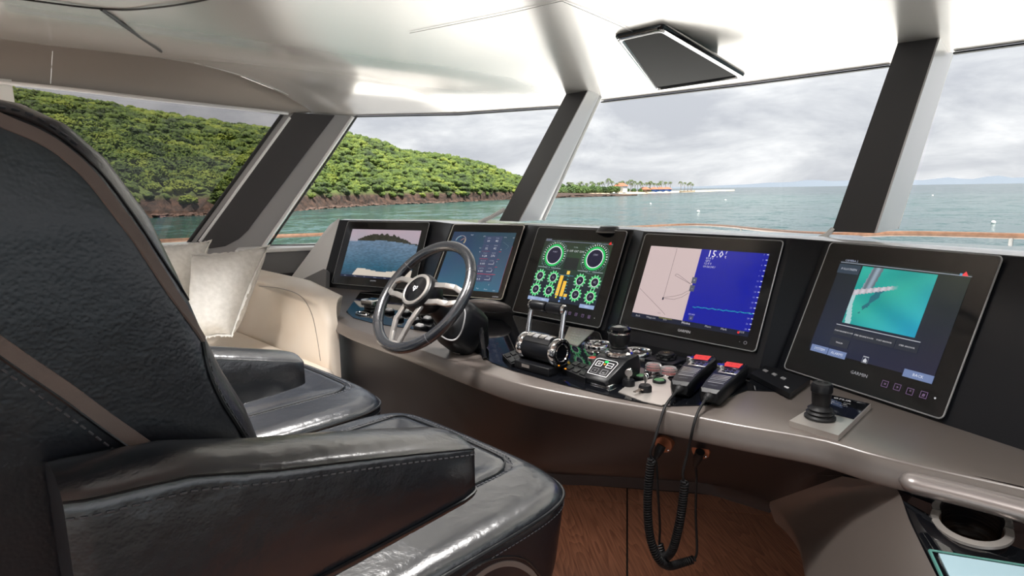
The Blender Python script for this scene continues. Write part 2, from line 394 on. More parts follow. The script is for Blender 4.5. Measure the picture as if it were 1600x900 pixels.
def crown(seed, blobs, sub):
    rnd = random.Random(seed); vs, fs = [], []
    for k in range(blobs):
        bm = bmesh.new(); bmesh.ops.create_icosphere(bm, subdivisions=sub, radius=1)
        a = rnd.uniform(0, 6.283); q = rnd.uniform(0.15, 0.75) if k else 0
        c = V((math.cos(a) * q, math.sin(a) * q, rnd.uniform(0.45, 0.95) if k else 0.75)); r = rnd.uniform(0.36, 0.58) if k else 0.66
        o = len(vs)
        for v in bm.verts:
            s = r * (1 + rnd.uniform(-0.40, 0.34)); vs.append((c.x + v.co.x * s, c.y + v.co.y * s, c.z + v.co.z * s * 0.8))
        bm.verts.index_update(); fs += [tuple(v.index + o for v in f.verts) for f in bm.faces]; bm.free()
    return np.array(vs, np.float32), np.array(fs, np.int32)
full = []
for k in range(7):
    vs, fs = crown(k, 9, 3); me = bpy.data.meshes.new('crown'); me.from_pydata(vs.tolist(), [], fs.tolist()); me.materials.append(m_leaf); full.append(me)
light = [crown(k + 20, 7, 2) for k in range(6)]
spots = []
px = -260.0
rnd = random.Random(3)
for j in range(44):                            # rows from the shore up over the ridge
    t_ = 0.045 + j * 0.026
    px = -200.0
    while px < 850:
        D, h = ground(px, t_)
        step = 3.6 * FPX / D
        p_ = px + rnd.uniform(-0.5, 0.5) * step; tt = max(0.03, t_ + rnd.uniform(-0.014, 0.014))
        D, h = ground(p_, tt)
        if h > 2.4 and rnd.random() < 0.93: spots.append((p_, D, h, rnd.uniform(1.6, 3.0) * (0.75 if tt < 0.12 else 1)))
        px += step
inview = sorted([s for s in spots if -10 < s[0] < 800], key=lambda s: -s[3] / s[1])
near = set(id(s) for s in inview[:290])
V_, F_, off = [], [], 0
for i, s in enumerate(spots):
    p = outdoors(s[0], s[1], SEA + s[2] - 0.5); a = rnd.uniform(0, 6.28); r = s[3]
    if id(s) in near:
        o = bpy.data.objects.new('hillside_tree', full[i % 7]); COL.objects.link(o); o.location = p; o.rotation_euler = (0, 0, a); o.scale = (r, r, r * rnd.uniform(0.85, 1.2))
        tag(o, 'rounded leafy green tree in the dense canopy of the wooded hillside', 'tree', 'trees on the wooded hillside')
    else:
        vs, fs = light[i % 6]; c, sn = math.cos(a), math.sin(a)
        q = np.stack([(vs[:, 0] * c - vs[:, 1] * sn) * r + p.x, (vs[:, 0] * sn + vs[:, 1] * c) * r + p.y, vs[:, 2] * r + p.z], 1)
        V_.append(q); F_.append(fs + off); off += len(vs)
def np_mesh(name, vs, fs, mt):
    me = bpy.data.meshes.new(name); me.vertices.add(len(vs)); me.vertices.foreach_set('co', vs.astype(np.float32).ravel())
    me.loops.add(fs.size); me.loops.foreach_set('vertex_index', fs.astype(np.int32).ravel()); me.polygons.add(len(fs))
    me.polygons.foreach_set('loop_start', np.arange(0, fs.size, 3, dtype=np.int32)); me.update(calc_edges=True); me.materials.append(mt)
    o = bpy.data.objects.new(name, me); COL.objects.link(o); return o
o = np_mesh('hillside_canopy', np.concatenate(V_), np.concatenate(F_), m_leaf); o['kind'] = 'stuff'; tag(o, 'dense green tree canopy covering the hillside behind the nearer trees', 'foliage')

# dark boulders along the foot of the headland
m_rock = mat('dark shore rock', (0.075, 0.048, 0.038), 0.9, vary=(0.8, (0.15, 0.09, 0.07), 4))
V_, F_, off = [], [], 0
for k in range(420):
    p_ = rnd.uniform(-120, 745); D, h = ground(p_, rnd.uniform(0, 0.02)); q = outdoors(p_, D - rnd.uniform(-0.5, 1.5), SEA + rnd.uniform(-0.2, 0.4))
    vs, fs = light[k % 6]; vs = vs - np.array([0, 0, 0.6], np.float32); r = rnd.uniform(0.35, 1.0)
    V_.append(vs * r * np.array([1.3, 1.3, 0.8]) + np.array(q)); F_.append(fs + off); off += len(vs)
o = np_mesh('shore_boulders', np.concatenate(V_), np.concatenate(F_), m_rock); o['kind'] = 'stuff'; tag(o, 'dark rough boulders scattered along the foot of the hillside', 'rocks')

# sandy spit with scrub, palms and huts
m_sand = mat('pale sand', (0.62, 0.52, 0.38), 0.9, vary=(0.05, (0.56, 0.45, 0.31), 4))
SPIT = [(735, 292), (800, 360), (882, 440), (940, 510), (1000, 585), (1070, 690), (1135, 830), (1150, 860)]
mb = MB(); rows = []
for i in range(60):
    px = lerp(728, 1148, i / 59); D = interp(SPIT, px); w = 60 * min(1, (1150 - px) / 60 + 0.05)
    rows.append([outdoors(px, D - 6, SEA - 0.3), outdoors(px, D, SEA + 0.25), outdoors(px, D + 9, SEA + 1.5 + 0.35 * math.sin(px * 0.11)), outdoors(px, D + w, SEA + 1.6), outdoors(px, D + w + 10, SEA - 0.3)])
mb.loft(rows); struct(mb.build('beach', m_sand))
bush = []
for k in range(5):
    vs, fs = crown(k + 50, 8, 3); me = bpy.data.meshes.new('scrub'); me.from_pydata(vs.tolist(), [], fs.tolist()); me.materials.append(m_bush); bush.append(me)
for k in range(64):
    px = 800 + k * 3.0 if k < 60 else 990 + (k - 60) * 12; px += rnd.uniform(-1, 1)
    D = interp(SPIT, px) + 14 + (k % 3) * 6; r = rnd.uniform(3.4, 5.2) * (1 if px < 965 else 0.7)
    o = bpy.data.objects.new('beach_scrub_bush', bush[k % 5]); COL.objects.link(o); o.location = outdoors(px, D, SEA + 1.0); o.scale = (r, r, r * 1.15); o.rotation_euler = (0, 0, rnd.uniform(0, 6))
    tag(o, 'dark green scrub bush in the low thicket behind the sandy beach', 'bush', 'scrub bushes behind the beach')
def palm_mesh(seed):
    rnd = random.Random(seed); mb = MB(); top = V((rnd.uniform(-0.8, 0.8), rnd.uniform(-0.8, 0.8), 10))
    mb.tube([V((0, 0, 0)), top * 0.5 + V((0.3, 0, 0)), top], [0.28, 0.22, 0.18], 6); nt_ = len(mb.f)
    for k in range(15):
        a = 6.283 * k / 15 + rnd.uniform(-0.2, 0.2); up = rnd.uniform(-0.4, 1.0); d = V((math.cos(a), math.sin(a), 0)); w = V((-d.y, d.x, 0)) * 0.42; L_ = rnd.uniform(2.3, 3.1)
        pts = [top + d * (L_ * s) + V((0, 0, up * L_ * s * 0.8 - 1.15 * L_ * s * s)) for s in (0, 0.35, 0.7, 1)]
        ridge_ = [p + V((0, 0, 0.16)) for p in pts]
        for i in range(3):
            wa, wb = w * (1 - 0.3 * i / 3), w * (1 - 0.3 * (i + 1) / 3 if i < 2 else 0.1)
            mb.quad(ridge_[i], ridge_[i + 1], pts[i + 1] + wb, pts[i] + wa); mb.quad(ridge_[i], ridge_[i + 1], pts[i + 1] - wb, pts[i] - wa)
    me = bpy.data.meshes.new('palm'); me.from_pydata(mb.v, [], mb.f); me.materials.append(m_trunk); me.materials.append(m_palm)
    for p in me.polygons: p.material_index = 0 if p.index < nt_ else 1
    return me
palms = [palm_mesh(k) for k in range(4)]
PALMS = [(888, 284.5), (895, 285), (908, 284), (924, 283.5), (929, 286), (934, 285), (941, 284), (950, 279), (957, 283), (970, 284), (973, 283), (980, 283.5), (985, 281), (992, 283), (997, 286), (1001, 283), (1005, 286), (1009, 285), (1014, 284), (1016, 283), (1022, 286), (1027, 286), (1034, 283), (1040, 284), (1047, 284), (1064, 283.5), (1070, 285), (1075, 286.5), (1079, 284.5), (1081, 287), (903, 286), (917, 286), (963, 286), (988, 286), (1031, 286)]
for k, (px, py) in enumerate(PALMS):
    D = interp(SPIT, px) + 16 + (k % 4) * 5; top = (hor(px) - py) * D / FPX + EYE - SEA - 1.4
    o = bpy.data.objects.new('palm_tree', palms[k % 4]); COL.objects.link(o); o.location = outdoors(px, D, SEA + 1.2); s = top / 10.2; o.scale = (s, s, s) if s > 0.9 else (0.9, 0.9, s); o.rotation_euler = (0, 0, rnd.uniform(0, 6))
    lone = px > 1055; rank = 1 + sum(1 for q in PALMS if (q[0] > 1055) == lone and q[0] < px)
    nth = str(rank) + ('th' if 10 < rank < 14 else {1: 'st', 2: 'nd', 3: 'rd'}.get(rank % 10, 'th'))
    tag(o, 'lone slender palm at the far tip of the sandy spit, %s from the left' % nth if lone else 'coconut palm above the dark scrub of the spit, %s from the left' % nth, 'palm', 'lone palms at the tip of the spit' if lone else 'palms along the sandy spit')
m_roof = mat('red tile roof', (0.42, 0.14, 0.08), 0.8); m_blue = mat('blue canvas', (0.03, 0.12, 0.42), 0.7)
def hut(px, w, h, roof, label, name, cat, wallm):
    D = interp(SPIT, px) + 13; c = outdoors(px, D, SEA + 1.4); r = thing(name, label, cat, c)
    MB().box(c + V((0, 0, h / 2)), (w / 2, w / 3, h / 2)).build('wall', wallm, r, flat=True)
    b_ = c + V((0, 0, h)); q = [b_ + V((sx_ * w * 0.6, sy_ * w * 0.42, 0)) for sx_, sy_ in ((-1, -1), (1, -1), (1, 1), (-1, 1))]; rl = [b_ + V((-w * 0.3, 0, w * 0.28)), b_ + V((w * 0.3, 0, w * 0.28))]
    MB().add(q + rl, [(0, 1, 5, 4), (2, 3, 4, 5), (1, 2, 5), (3, 0, 4), (3, 2, 1, 0)]).build('roof', roof, r, flat=True)
hut(970, 10, 6, m_roof, 'red-roofed beach house half hidden behind the palms', 'beach_house', 'house', m_white)
hut(1007, 9, 2.4, m_roof, 'low beach hut with a terracotta roof by the sand', 'beach_hut', 'hut', m_trunk)
for k, px in enumerate((1022, 1032, 1042)):
    hut(px, 8, 2.4, m_roof, ['open beach cabana with terracotta roof, leftmost of the three blue-walled ones', 'open beach cabana with terracotta roof, middle of the three blue-walled ones', 'open beach cabana with terracotta roof, rightmost of the three blue-walled ones'][k], 'beach_cabana', 'hut', m_blue)
mb = MB(); c = outdoors(1062, interp(SPIT, 1062) - 2, SEA + 0.9); e_ = outdoors(1086, interp(SPIT, 1086) + 2, SEA + 0.9)
j = thing('jetty', 'low dark wooden jetty below the lone palms at the tip of the spit', 'jetty', c)
MB().tube([c, e_], 0.5, 4).build('deck', m_trunk, j)
for k in range(5):
    q = c.lerp(e_, k / 4); MB().tube([q + V((0, 0, -2)), q + V((0, 0, 1.6))], 0.25, 6).build('post', m_trunk, j)
c = outdoors(959, interp(SPIT, 959) - 12, SEA)
b = thing('motorboat', 'small grey motorboat moored off the beach below the palms', 'boat', c)
fx = CR.copy(); fx.z = 0; fx.normalize(); fy = V((-fx.y, fx.x, 0))
MB().loft([[c + fx * a + fy * w_ + V((0, 0, z_)) for w_, z_ in ((-s_ * 1.2, 1.3), (-s_ * 0.8, -0.2), (s_ * 0.8, -0.2), (s_ * 1.2, 1.3))] for a, s_ in ((-3.5, 0.9), (0, 1), (2.5, 0.8), (4.2, 0.1))], caps=True).build('hull', m_greytrim, b)
MB().box(c + V((0, 0, 1.6)), (1.0, 0.7, 0.5), (fx, fy, V((0, 0, 1))), 0.15).build('windscreen', m_white, b)
for k, (px, py, r) in enumerate(((1552, 349, 0.30), (1457, 306, 0.35), (1091, 331.5, 0.30), (1016.5, 319, 0.3), (1133.5, 313.5, 0.35))):
    q = onz(px, py, SEA)
    if k == 0: r = 3.2 * (q - CAMP).dot(_F0) / FPX
    lab = ['white mooring buoy floating nearest, beyond the starboard rail', 'small white buoy far out beside the right-hand pillar', 'white buoy in the middle window, nearest of the three there', 'small pale buoy left in the middle window, off the beach', 'small pale buoy furthest out in the middle window'][k]
    bo = thing('mooring_buoy', lab, 'buoy', q); MB().ball(q + V((0, 0, r * 0.4)), r, n=14, m=8).build('float', m_white, bo); MB().tube([q + V((0, 0, r)), q + V((0, 0, r * 1.7))], r * 0.12, 6).build('pin', m_steel, bo)

# ================================================================== the wheelhouse
XP = -4.1                                      # port side wall
RAKE = 0.8                                     # the windscreen leans this far forward per metre of height
HEAD = [onz(*p, 2.0) for p in ((500, 180), (555, 181), (715, 178), (875, 167), (940, 158), (1165, 131), (1390, 101), (1490, 81), (1600, 66))]
HEAD = [V((-4.3, HEAD[0].y - 0.18, 2.0))] + HEAD + [V((0.75, 3.16, 2)), V((2.2, 2.1, 2))]
def y_head(x): return interp([(p.x, p.y) for p in HEAD], x)
SOF = [(0, 62), (80, 73), (160, 81), (230, 89), (300, 100), (370, 119), (430, 143), (470, 161), (505, 176)]
SOFP = [onx(px, py, XP) for px, py in SOF]
yc = y_head(XP)
ZT = sorted([(max(0.0, yc - p.y), p.z) for p in SOFP])
ZT = [(0.0, 2.0)] + [q for q in ZT if q[0] > 0.12]
def z_ceil(x, y):
    d = max(0.0, y_head(x) - y); return 2.0 + (interp(ZT, d) - 2.0) * lerp(1.0, 0.22, sstep((x - XP) / 1.7))
xs = sorted(set([XP + k * 0.14 for k in range(46)] + [p.x for p in HEAD if p.x > XP and p.x < 2.2]))
rows = []
for x in xs:
    yh = y_head(x); rows.append([V((x, yh - d, z_ceil(x, yh - d))) for d in [0, 0.05, 0.1, 0.16, 0.23, 0.3, 0.4, 0.5, 0.65, 0.8, 1.0, 1.2, 1.5, 1.8, 2.2, 2.8, 3.5, 4.5, 6.2]])
mb = MB(); mb.loft(rows); ceil_ = struct(mb.build('ceiling', m_ceil, angle=60, normals=False))
# roof slab above, with its eyebrow over the windscreen
top = [V((p.x, p.y + 0.35, 2.06)) for p in HEAD]
mb = MB(); mb.loft([[V((p.x, p.y + 0.002, 2.005)) for p in HEAD], [V((p.x, p.y + 0.35, 2.06)) for p in HEAD], [V((p.x, p.y + 0.35, 2.4)) for p in HEAD], [V((p.x, 0.5, 2.46)) for p in HEAD], [V((p.x, -3.6, 2.46)) for p in HEAD]])
struct(mb.build('roof', m_white))

def ceil_hit(px, py):
    d = ray(px, py); t_ = 0.3
    for _ in range(400):
        p = CAMP + d * t_
        if p.z > z_ceil(p.x, p.y) - 0.0015: break
        t_ += 0.012
    return CAMP + d * (t_ - 0.016)
def ceil_line(pts, name, mt, w):
    P3 = [ceil_hit(*p) for p in pts]; P3 = smooth(P3, 6) if len(P3) > 2 else resample(P3, 12)
    return struct(MB().tube(P3, w, 6).build(name, mt))
ceil_line([(20, -3), (80, 5), (130, 11), (175, 15), (210, 15), (260, 10), (300, 4), (330, -2)], 'trim_1', m_gasket, 0.003)
ceil_line([(158, 14), (205, 48), (252, 81)], 'trim_2', m_gasket, 0.006)
ceil_line([(640, 52), (700, 40), (790, 22), (880, 1)], 'trim_3', m_greytrim, 0.001)
ceil_line([(876, 1), (930, 24), (990, 50)], 'trim_4', m_greytrim, 0.001)

# port soffit between the side window and the ceiling
bot = [onx(px, py, XP + 0.02) for px, py in ((-60, 124), (0, 130), (120, 142), (240, 156), (360, 169), (447, 178))]
lo = resample(bot + [V(SOFP[-1]) + V((0.02, 0, 0))], 30); hi = resample([SOFP[0] + V((0.02, -0.4, 0.01))] + [p + V((0.02, 0, 0.003)) for p in SOFP], 30)
mb = MB(); mb.loft([lo, [a.lerp(b, 0.5) + V((0.012, 0, 0)) for a, b in zip(lo, hi)], hi]); struct(mb.build('trim_5', m_soffit, angle=60))
struct(MB().tube(smooth([p + V((0.03, 0, 0)) for p in bot], 4), 0.011, 8).build('trim_6', m_silver))
struct(MB().tube([p + V((0.022, 0, 0.002)) for p in hi[2:]], 0.003, 6).build('trim_7', m_silver))
s0, s1 = onx(82, 80, XP + 0.03), onx(79, 131, XP + 0.03); struct(MB().tube([s0, s1], 0.002, 5).build('trim_8', m_silver))
s_top = [V((XP, -3.6, SOFP[0].z + 0.02)), V((XP, bot[0].y, SOFP[0].z + 0.02))]
struct(MB().quad(V((XP, -3.6, 2.03)), V((XP, bot[0].y, 2.03)), s_top[1], s_top[0]).build('trim_9', m_soffit))

# corner post to port
A, B, C_ = onx(443, 175, XP), onz(553, 181, 2.0), onx(297, 375, XP)
PN = (B - A).cross(C_ - A).normalized()
if PN.dot(CAMP - A) < 0: PN = -PN
def post(px, py, off=0.0): return onp(px, py, A + PN * off, PN)
def slab(pts, off, thick, name, mt, parent=None, r=0):
    q = [post(px, py, off) for px, py in pts]
    return MB().prism(q, -PN * thick).build(name, mt, parent)
pil = bpy.data.objects.new('window_pillar', None); COL.objects.link(pil); pil.location = post(420, 380); pil['kind'] = 'structure'; WORLD_OF[pil.name] = V(pil.location)
slab([(443, 175), (555, 181), (412, 388), (380, 430), (250, 430), (294, 378)], 0.0, 0.10, 'post', m_greytrim, pil)
slab([(459, 176), (523, 180), (477, 240), (432, 300), (401, 341), (388, 359), (373, 373), (352, 384), (325, 388), (299, 388)], 0.012, 0.012, 'inlay', m_pillar, pil)
MB().tube([post(446, 172, 0.0), post(370, 277, 0.0), post(294, 380, 0.0)], 0.012, 8).build('gasket', m_gasket, pil)
MB().tube([post(453, 184, 0.008), post(378, 287, 0.008), post(312, 378, 0.008)], 0.010, 8).build('bead', m_white, pil)
MB().tube([post(551, 183, 0.004), post(482, 284, 0.004), post(411, 386, 0.004)], 0.012, 8).build('edge_bead', m_white, pil)
MB().tube([post(558, 181, -0.02), post(489, 284, -0.02), post(417, 388, -0.02)], 0.008, 8).build('gasket', m_gasket, pil)

def pillar(TL, TR, TX, BL, BR, BX):
    p0 = onz(*TR, 2.005); n = V((0, 1, -RAKE)).normalized()
    tl, tr, bl, br = (onp(*q, p0, n) for q in (TL, TR, BL, BR))
    def down(a, b, z): return a + (b - a) * ((z - a.z) / (b.z - a.z))
    bl, br = down(tl, bl, 1.284), down(tr, br, 1.284)
    xr = (tr.x + br.x) / 2
    tx = onp(*TX, (xr, 0, 0), (1, 0, 0)); bx = down(tx, onp(*BX, (xr, 0, 0), (1, 0, 0)), 1.284)
    root = bpy.data.objects.new('window_pillar', None); COL.objects.link(root); root.location = br; root['kind'] = 'structure'; WORLD_OF[root.name] = V(br)
    dep = tx - tr; up = (tr - br).normalized(); ext = up * 0.12
    tl, tr, tx = tl + ext, tr + ext, tx + ext; depb = bx - br
    mb = MB(); mb.loft([[bl, br - V((0.004, 0, 0)), br + depb * 0.5, bl + depb], [tl, tr - V((0.004, 0, 0)), tr + dep * 0.5, tl + dep]], closed=True, caps=True); mb.build('post', m_pillar, root)
    # silver cheek with a soft bullnose at its forward edge
    def prof(r, d):
        s = [r + V((-0.012, 0.0, 0)), r + V((0.002, 0.003, 0))] + [r + d * k + V((0.002, 0, 0)) for k in (0.15, 0.3, 0.45, 0.6, 0.72)] + [r + d * k + V((-0.014 * ((k - 0.72) / 0.28) ** 2 * 2.2, 0, 0)) for k in (0.82, 0.9, 0.96, 1.0)] + [r + d + V((-0.08, 0, 0))]
        return s
    MB().loft([prof(br, depb), prof(tr, dep)], closed=True, caps=True).build('cheek', m_silver, root, angle=50)
    MB().tube([bx + V((-0.03, 0.012, 0)), tx + V((-0.03, 0.012, 0))], 0.012, 8).build('edge_bead', m_white, root)
    MB().tube([bl + depb + V((0.0, 0.012, 0)), tl + dep + V((0.0, 0.012, 0))], 0.010, 8).build('edge_bead', m_white, root)
    return root
pillar((882, 151.5), (915, 147.6), (937.5, 156.6), (780, 345), (811.5, 345), (850.5, 348))
pillar((1400.5, 73.5), (1465, 66.5), (1497, 82), (1296.7, 370), (1365, 373), (1405.6, 377))

# window panes
def window(n, head, sillz, mt, fr=True):
    root = bpy.data.objects.new('window_%d' % n, None); COL.objects.link(root); root['kind'] = 'structure'
    b = [V((p.x, p.y - RAKE * (p.z - sillz), sillz)) for p in head]; root.location = b[0]; WORLD_OF[root.name] = V(b[0])
    MB().loft([head, b]).build('pane', mt, root, flat=True)
    if fr:
        MB().loft([[p + V((0, -0.004, -0.002)) for p in head], [p + V((0, -0.004 - RAKE * 0.009, -0.010)) for p in head], [p + V((0, 0.02, -0.010)) for p in head], [p + V((0, 0.02, 0.0)) for p in head]]).build('header_seal', m_gasket, root, flat=True)
    return root
window(1, HEAD[2:5], 1.12, m_pane); window(2, HEAD[5:8], 1.12, m_pane); window(3, HEAD[8:11], 1.12, m_pane)
ZS = onx(297, 378, XP).z                       # sill of the side window
root = bpy.data.objects.new('window_4', None); COL.objects.link(root); root['kind'] = 'structure'; root.location = (XP, 0, ZS); WORLD_OF[root.name] = V(root.location)
MB().add([V((XP, -3, ZS)), C_, A, V((XP, bot[1].y, bot[1].z)), V((XP, -3, 2.03))], [(0, 1, 2, 3, 4)]).build('pane', m_pane_tint, root, flat=True)
e0 = onx(20, 150, XP)
MB().box(V((XP + 0.01, e0.y - 0.15, (ZS + 2.05) / 2)), (0.03, 0.15, (2.05 - ZS) / 2)).build('mullion', m_white, root)
# lower walls and sills
struct(MB().box((XP - 0.03, (C_.y - 3.6) / 2, ZS / 2 - 0.02), (0.03, (C_.y + 3.6) / 2, ZS / 2 - 0.02)).build('wall_left', m_wall))
struct(MB().box((XP + 0.03, (C_.y - 3.6) / 2, ZS - 0.012), (0.09, (C_.y + 3.6) / 2, 0.012), r=0.008).build('trim_10', m_white))
base = [V((p.x, p.y - RAKE * 0.88, 1.12)) for p in HEAD]
mb = MB(); mb.loft([[p + V((0, 0.02, 0)) for p in base], [V((p.x, p.y + 0.02, 0.62)) for p in base], [V((p.x, p.y + 0.1, 0.60)) for p in HEAD], [V((p.x, p.y + 0.1, -0.02)) for p in HEAD]]); struct(mb.build('wall_front', m_tread, flat=True))
# sill below the corner pane
q = [onz(405, 392, 1.10), onz(495, 388, 1.10)]
fw = V((q[1].y - q[0].y, -(q[1].x - q[0].x), 0)).normalized()
if fw.dot(CAMP - q[0]) < 0: fw = -fw
ex = (q[1] - q[0]) * 1.2
sill = [q[0] - (q[1] - q[0]) * 0.4, q[0] + ex]
struct(MB().box(sum(sill, V()) / 2 - fw * 0.14, ((sill[1] - sill[0]).length / 2, 0.16, 0.012), ((sill[1] - sill[0]).normalized(), fw, V((0, 0, 1))), 0.006).build('trim_11', m_white))
struct(MB().quad(sill[0], sill[1], sill[1] - V((0, 0, 0.15)), sill[0] - V((0, 0, 0.15))).build('wall_port', m_tread, flat=True))
lo_ = [p - V((0, 0, 0.15)) - fw * 0.03 for p in sill]
struct(MB().quad(lo_[0], lo_[1], lo_[1] - V((0, 0, 0.9)), lo_[0] - V((0, 0, 0.9))).build('trim_12', m_pillar, flat=True))
# starboard side, behind the picture's right edge
for nm, z0, z1, mt in (('wall_right', 0, 0.75, m_wall), ('trim_13', 2.03, 2.32, m_soffit)):
    struct(MB().quad(V((2.2, -3.6, z0)), V((2.2, 2.1, z0)), V((2.2, 2.1, z1)), V((2.2, -3.6, z1))).build(nm, mt, flat=True))
struct(MB().box((2.2, -1.2, 1.55), (0.03, 0.08, 0.5)).build('trim_14', m_greytrim))

# floor: walnut boards laid over a dark sub-floor
m_wood, t, N, LK, P = node_mat('walnut veneer')
P.inputs['Roughness'].default_value = 0.38
tcn = N('ShaderNodeTexCoord'); mp = N('ShaderNodeMapping'); mp.inputs['Rotation'].default_value = (0, 0, math.radians(38)); LK(tcn.outputs['Object'], mp.inputs[0])
mp2 = N('ShaderNodeMapping'); mp2.inputs['Scale'].default_value = (0.35, 2.4, 1); LK(mp.outputs[0], mp2.inputs[0])
nz1 = N('ShaderNodeTexNoise'); nz1.inputs['Scale'].default_value = 2.2; nz1.inputs['Detail'].default_value = 2; LK(mp2.outputs[0], nz1.inputs['Vector'])
wv = N('ShaderNodeMath', operation='MULTIPLY'); wv.inputs[1].default_value = 26; LK(nz1.outputs['Fac'], wv.inputs[0]); fr_ = N('ShaderNodeMath', operation='FRACT'); LK(wv.outputs[0], fr_.inputs[0])
nz2 = N('ShaderNodeTexNoise'); nz2.inputs['Scale'].default_value = 14; nz2.inputs['Detail'].default_value = 6
mp3 = N('ShaderNodeMapping'); mp3.inputs['Scale'].default_value = (0.4, 9, 1); LK(mp.outputs[0], mp3.inputs[0]); LK(mp3.outputs[0], nz2.inputs['Vector'])
ad = N('ShaderNodeMath', operation='MULTIPLY_ADD'); ad.inputs[1].default_value = 0.28; LK(fr_.outputs[0], ad.inputs[0]); LK(nz2.outputs['Fac'], ad.inputs[2])
rr = N('ShaderNodeValToRGB'); rr.color_ramp.elements[0].position = 0.36; rr.color_ramp.elements[0].color = (0.13, 0.050, 0.028, 1); rr.color_ramp.elements[1].position = 0.86; rr.color_ramp.elements[1].color = (0.31, 0.130, 0.075, 1)
LK(ad.outputs[0], rr.inputs[0]); LK(rr.outputs[0], P.inputs['Base Color'])
fl = struct(MB().quad(V((-4.1, -3.6, -0.012)), V((2.2, -3.6, -0.012)), V((2.2, 3.3, -0.012)), V((-4.1, 3.3, -0.012))).build('floor', m_dark, flat=True))
O = onz(980, 787, 0); ua = (onz(980, 900, 0) - O).normalized(); ub = V((-ua.y, ua.x, 0))
if ub.dot(onz(1250, 830, 0) - O) < 0: ub = -ub
gx, gy = 0.9, 1.3
cells = [(i, j) for i in range(-5, 4) for j in range(-2, 5)]
for i, j in cells:
    a0, b0 = j * gy, i * gx
    if j == -1: a0, a1 = -0.15, 0
    elif j < -1: a0, a1 = -1.4, -0.16
    else: a1 = a0 + gy
    g = 0.004
    q = [O + ua * (a0 + g) + ub * (b0 + g), O + ua * (a1 - g) + ub * (b0 + g), O + ua * (a1 - g) + ub * (b0 + gx - g), O + ua * (a0 + g) + ub * (b0 + gx - g)]
    if any(not (-4.09 < p.x < 2.19 and -3.6 < p.y < 3.25) for p in q): continue
    c = sum(q, V()) / 4
    MB().prism([p - V((0, 0, 0.012)) for p in q], (0, 0, 0.012)).build('plank', m_wood, fl, flat=True)

# ================================================================== foredeck and rail outside
m_deck = mat('white foredeck gelcoat', (0.80, 0.80, 0.78), 0.5)
RZ = 0.93
RAIL = [onz(px, py, lerp(0.98, 0.74, sstep((px - 450) / 500) * (1 - sstep((px - 1000) / 350)))) for px, py in ((60, 384), (240, 377), (330, 373), (420, 369.5), (510, 366), (640, 360), (790, 358), (900, 357), (990, 354.5), (1070, 351), (1130, 353), (1190, 359), (1290, 366), (1410, 365), (1500, 366.5), (1600, 369), (1750, 371))]
dk = [V((p.x * 1.06, p.y * 1.3 if p.y > 3 else p.y, 0.18)) for p in RAIL]  # unseen deck edge pushed past the rail to brighten the ceiling's reflection
dk = [V((-5.3, -4, 0.18)), V((dk[0].x, 0.0, 0.18))] + dk + [V((3.4, 2.0, 0.18)), V((3.4, -4, 0.18))]
inn = [V((-4.2, -4, 0.18)), V((-4.2, 1.6, 0.18))] + [V((p.x, p.y + 0.11, 0.18)) for p in HEAD[1:]] + [V((2.3, -4, 0.18))]
dk, inn = resample(dk, 60), resample(inn, 60)
mb = MB(); mb.loft([dk, inn]); mb.loft([dk, [p + V((0, 0, -3.6)) for p in dk]]); struct(mb.build('foredeck', m_deck, flat=True))
rl = thing('bow_rail', 'varnished teak rail on steel posts running round the foredeck', 'rail', RAIL[5] - V((0, 0, RZ - 0.18)))
rs = smooth(RAIL, 6)
MB().tube(rs, [0.021 + 0.006 * sstep((i - 60) / 25) for i in range(len(rs))], 8).build('rail', m_teak, rl)
for px in (240, 395, 640, 900, 1160, 1330, 1588):
    q = min(rs, key=lambda p: abs((p - CAMP).dot(CR) / (p - CAMP).dot(CF) * FPX + 800 - px)); MB().tube([q - V((0, 0, 0.02)), V((q.x, q.y, 0.18))], 0.018, 8).build('post', m_steel, rl)

# unseen white aft deck added to bounce daylight in, and the downlight fittings
struct(MB().quad(V((-5.0, -11, 0.0)), V((3.2, -11, 0.0)), V((3.2, -3.62, 0.0)), V((-5.0, -3.62, 0.0))).build('aft_bounce_deck', m_deck, flat=True))
for k, (lx, ly, le) in enumerate(FILL_LAMPS):
    zl = z_ceil(lx, ly); zb = 2.035; f = thing('fill_lamp_fitting', 'round steel downlight ring added in the ceiling to brighten the cabin, ' + ('over the settee', 'above the steering wheel', 'above the throttle', 'above the camera joystick', 'behind the helm chairs', 'starboard side aft', 'port side aft')[k], 'lamp', (lx, ly, zl))
    MB().lathe(V((lx, ly, zl)), (0, 0, -1), [(0.10, -0.006), (0.10, max(0.004, zl - zb)), (0.092, max(0.008, zl - zb + 0.004)), (0.082, max(0.004, zl - zb))], 32, caps=False).build('ring', m_steel, f)

# white sill beads at the feet of the pillars
for k, pts in enumerate(([(748, 348), (768, 339), (789, 327)], [(1278, 373), (1290, 368), (1302, 358)])):
    struct(MB().tube([ond(px, py, (3.45, 2.2)[k]) for px, py in pts], (0.012, 0.010)[k], 8).build('trim_%d' % (15 + k), m_white))

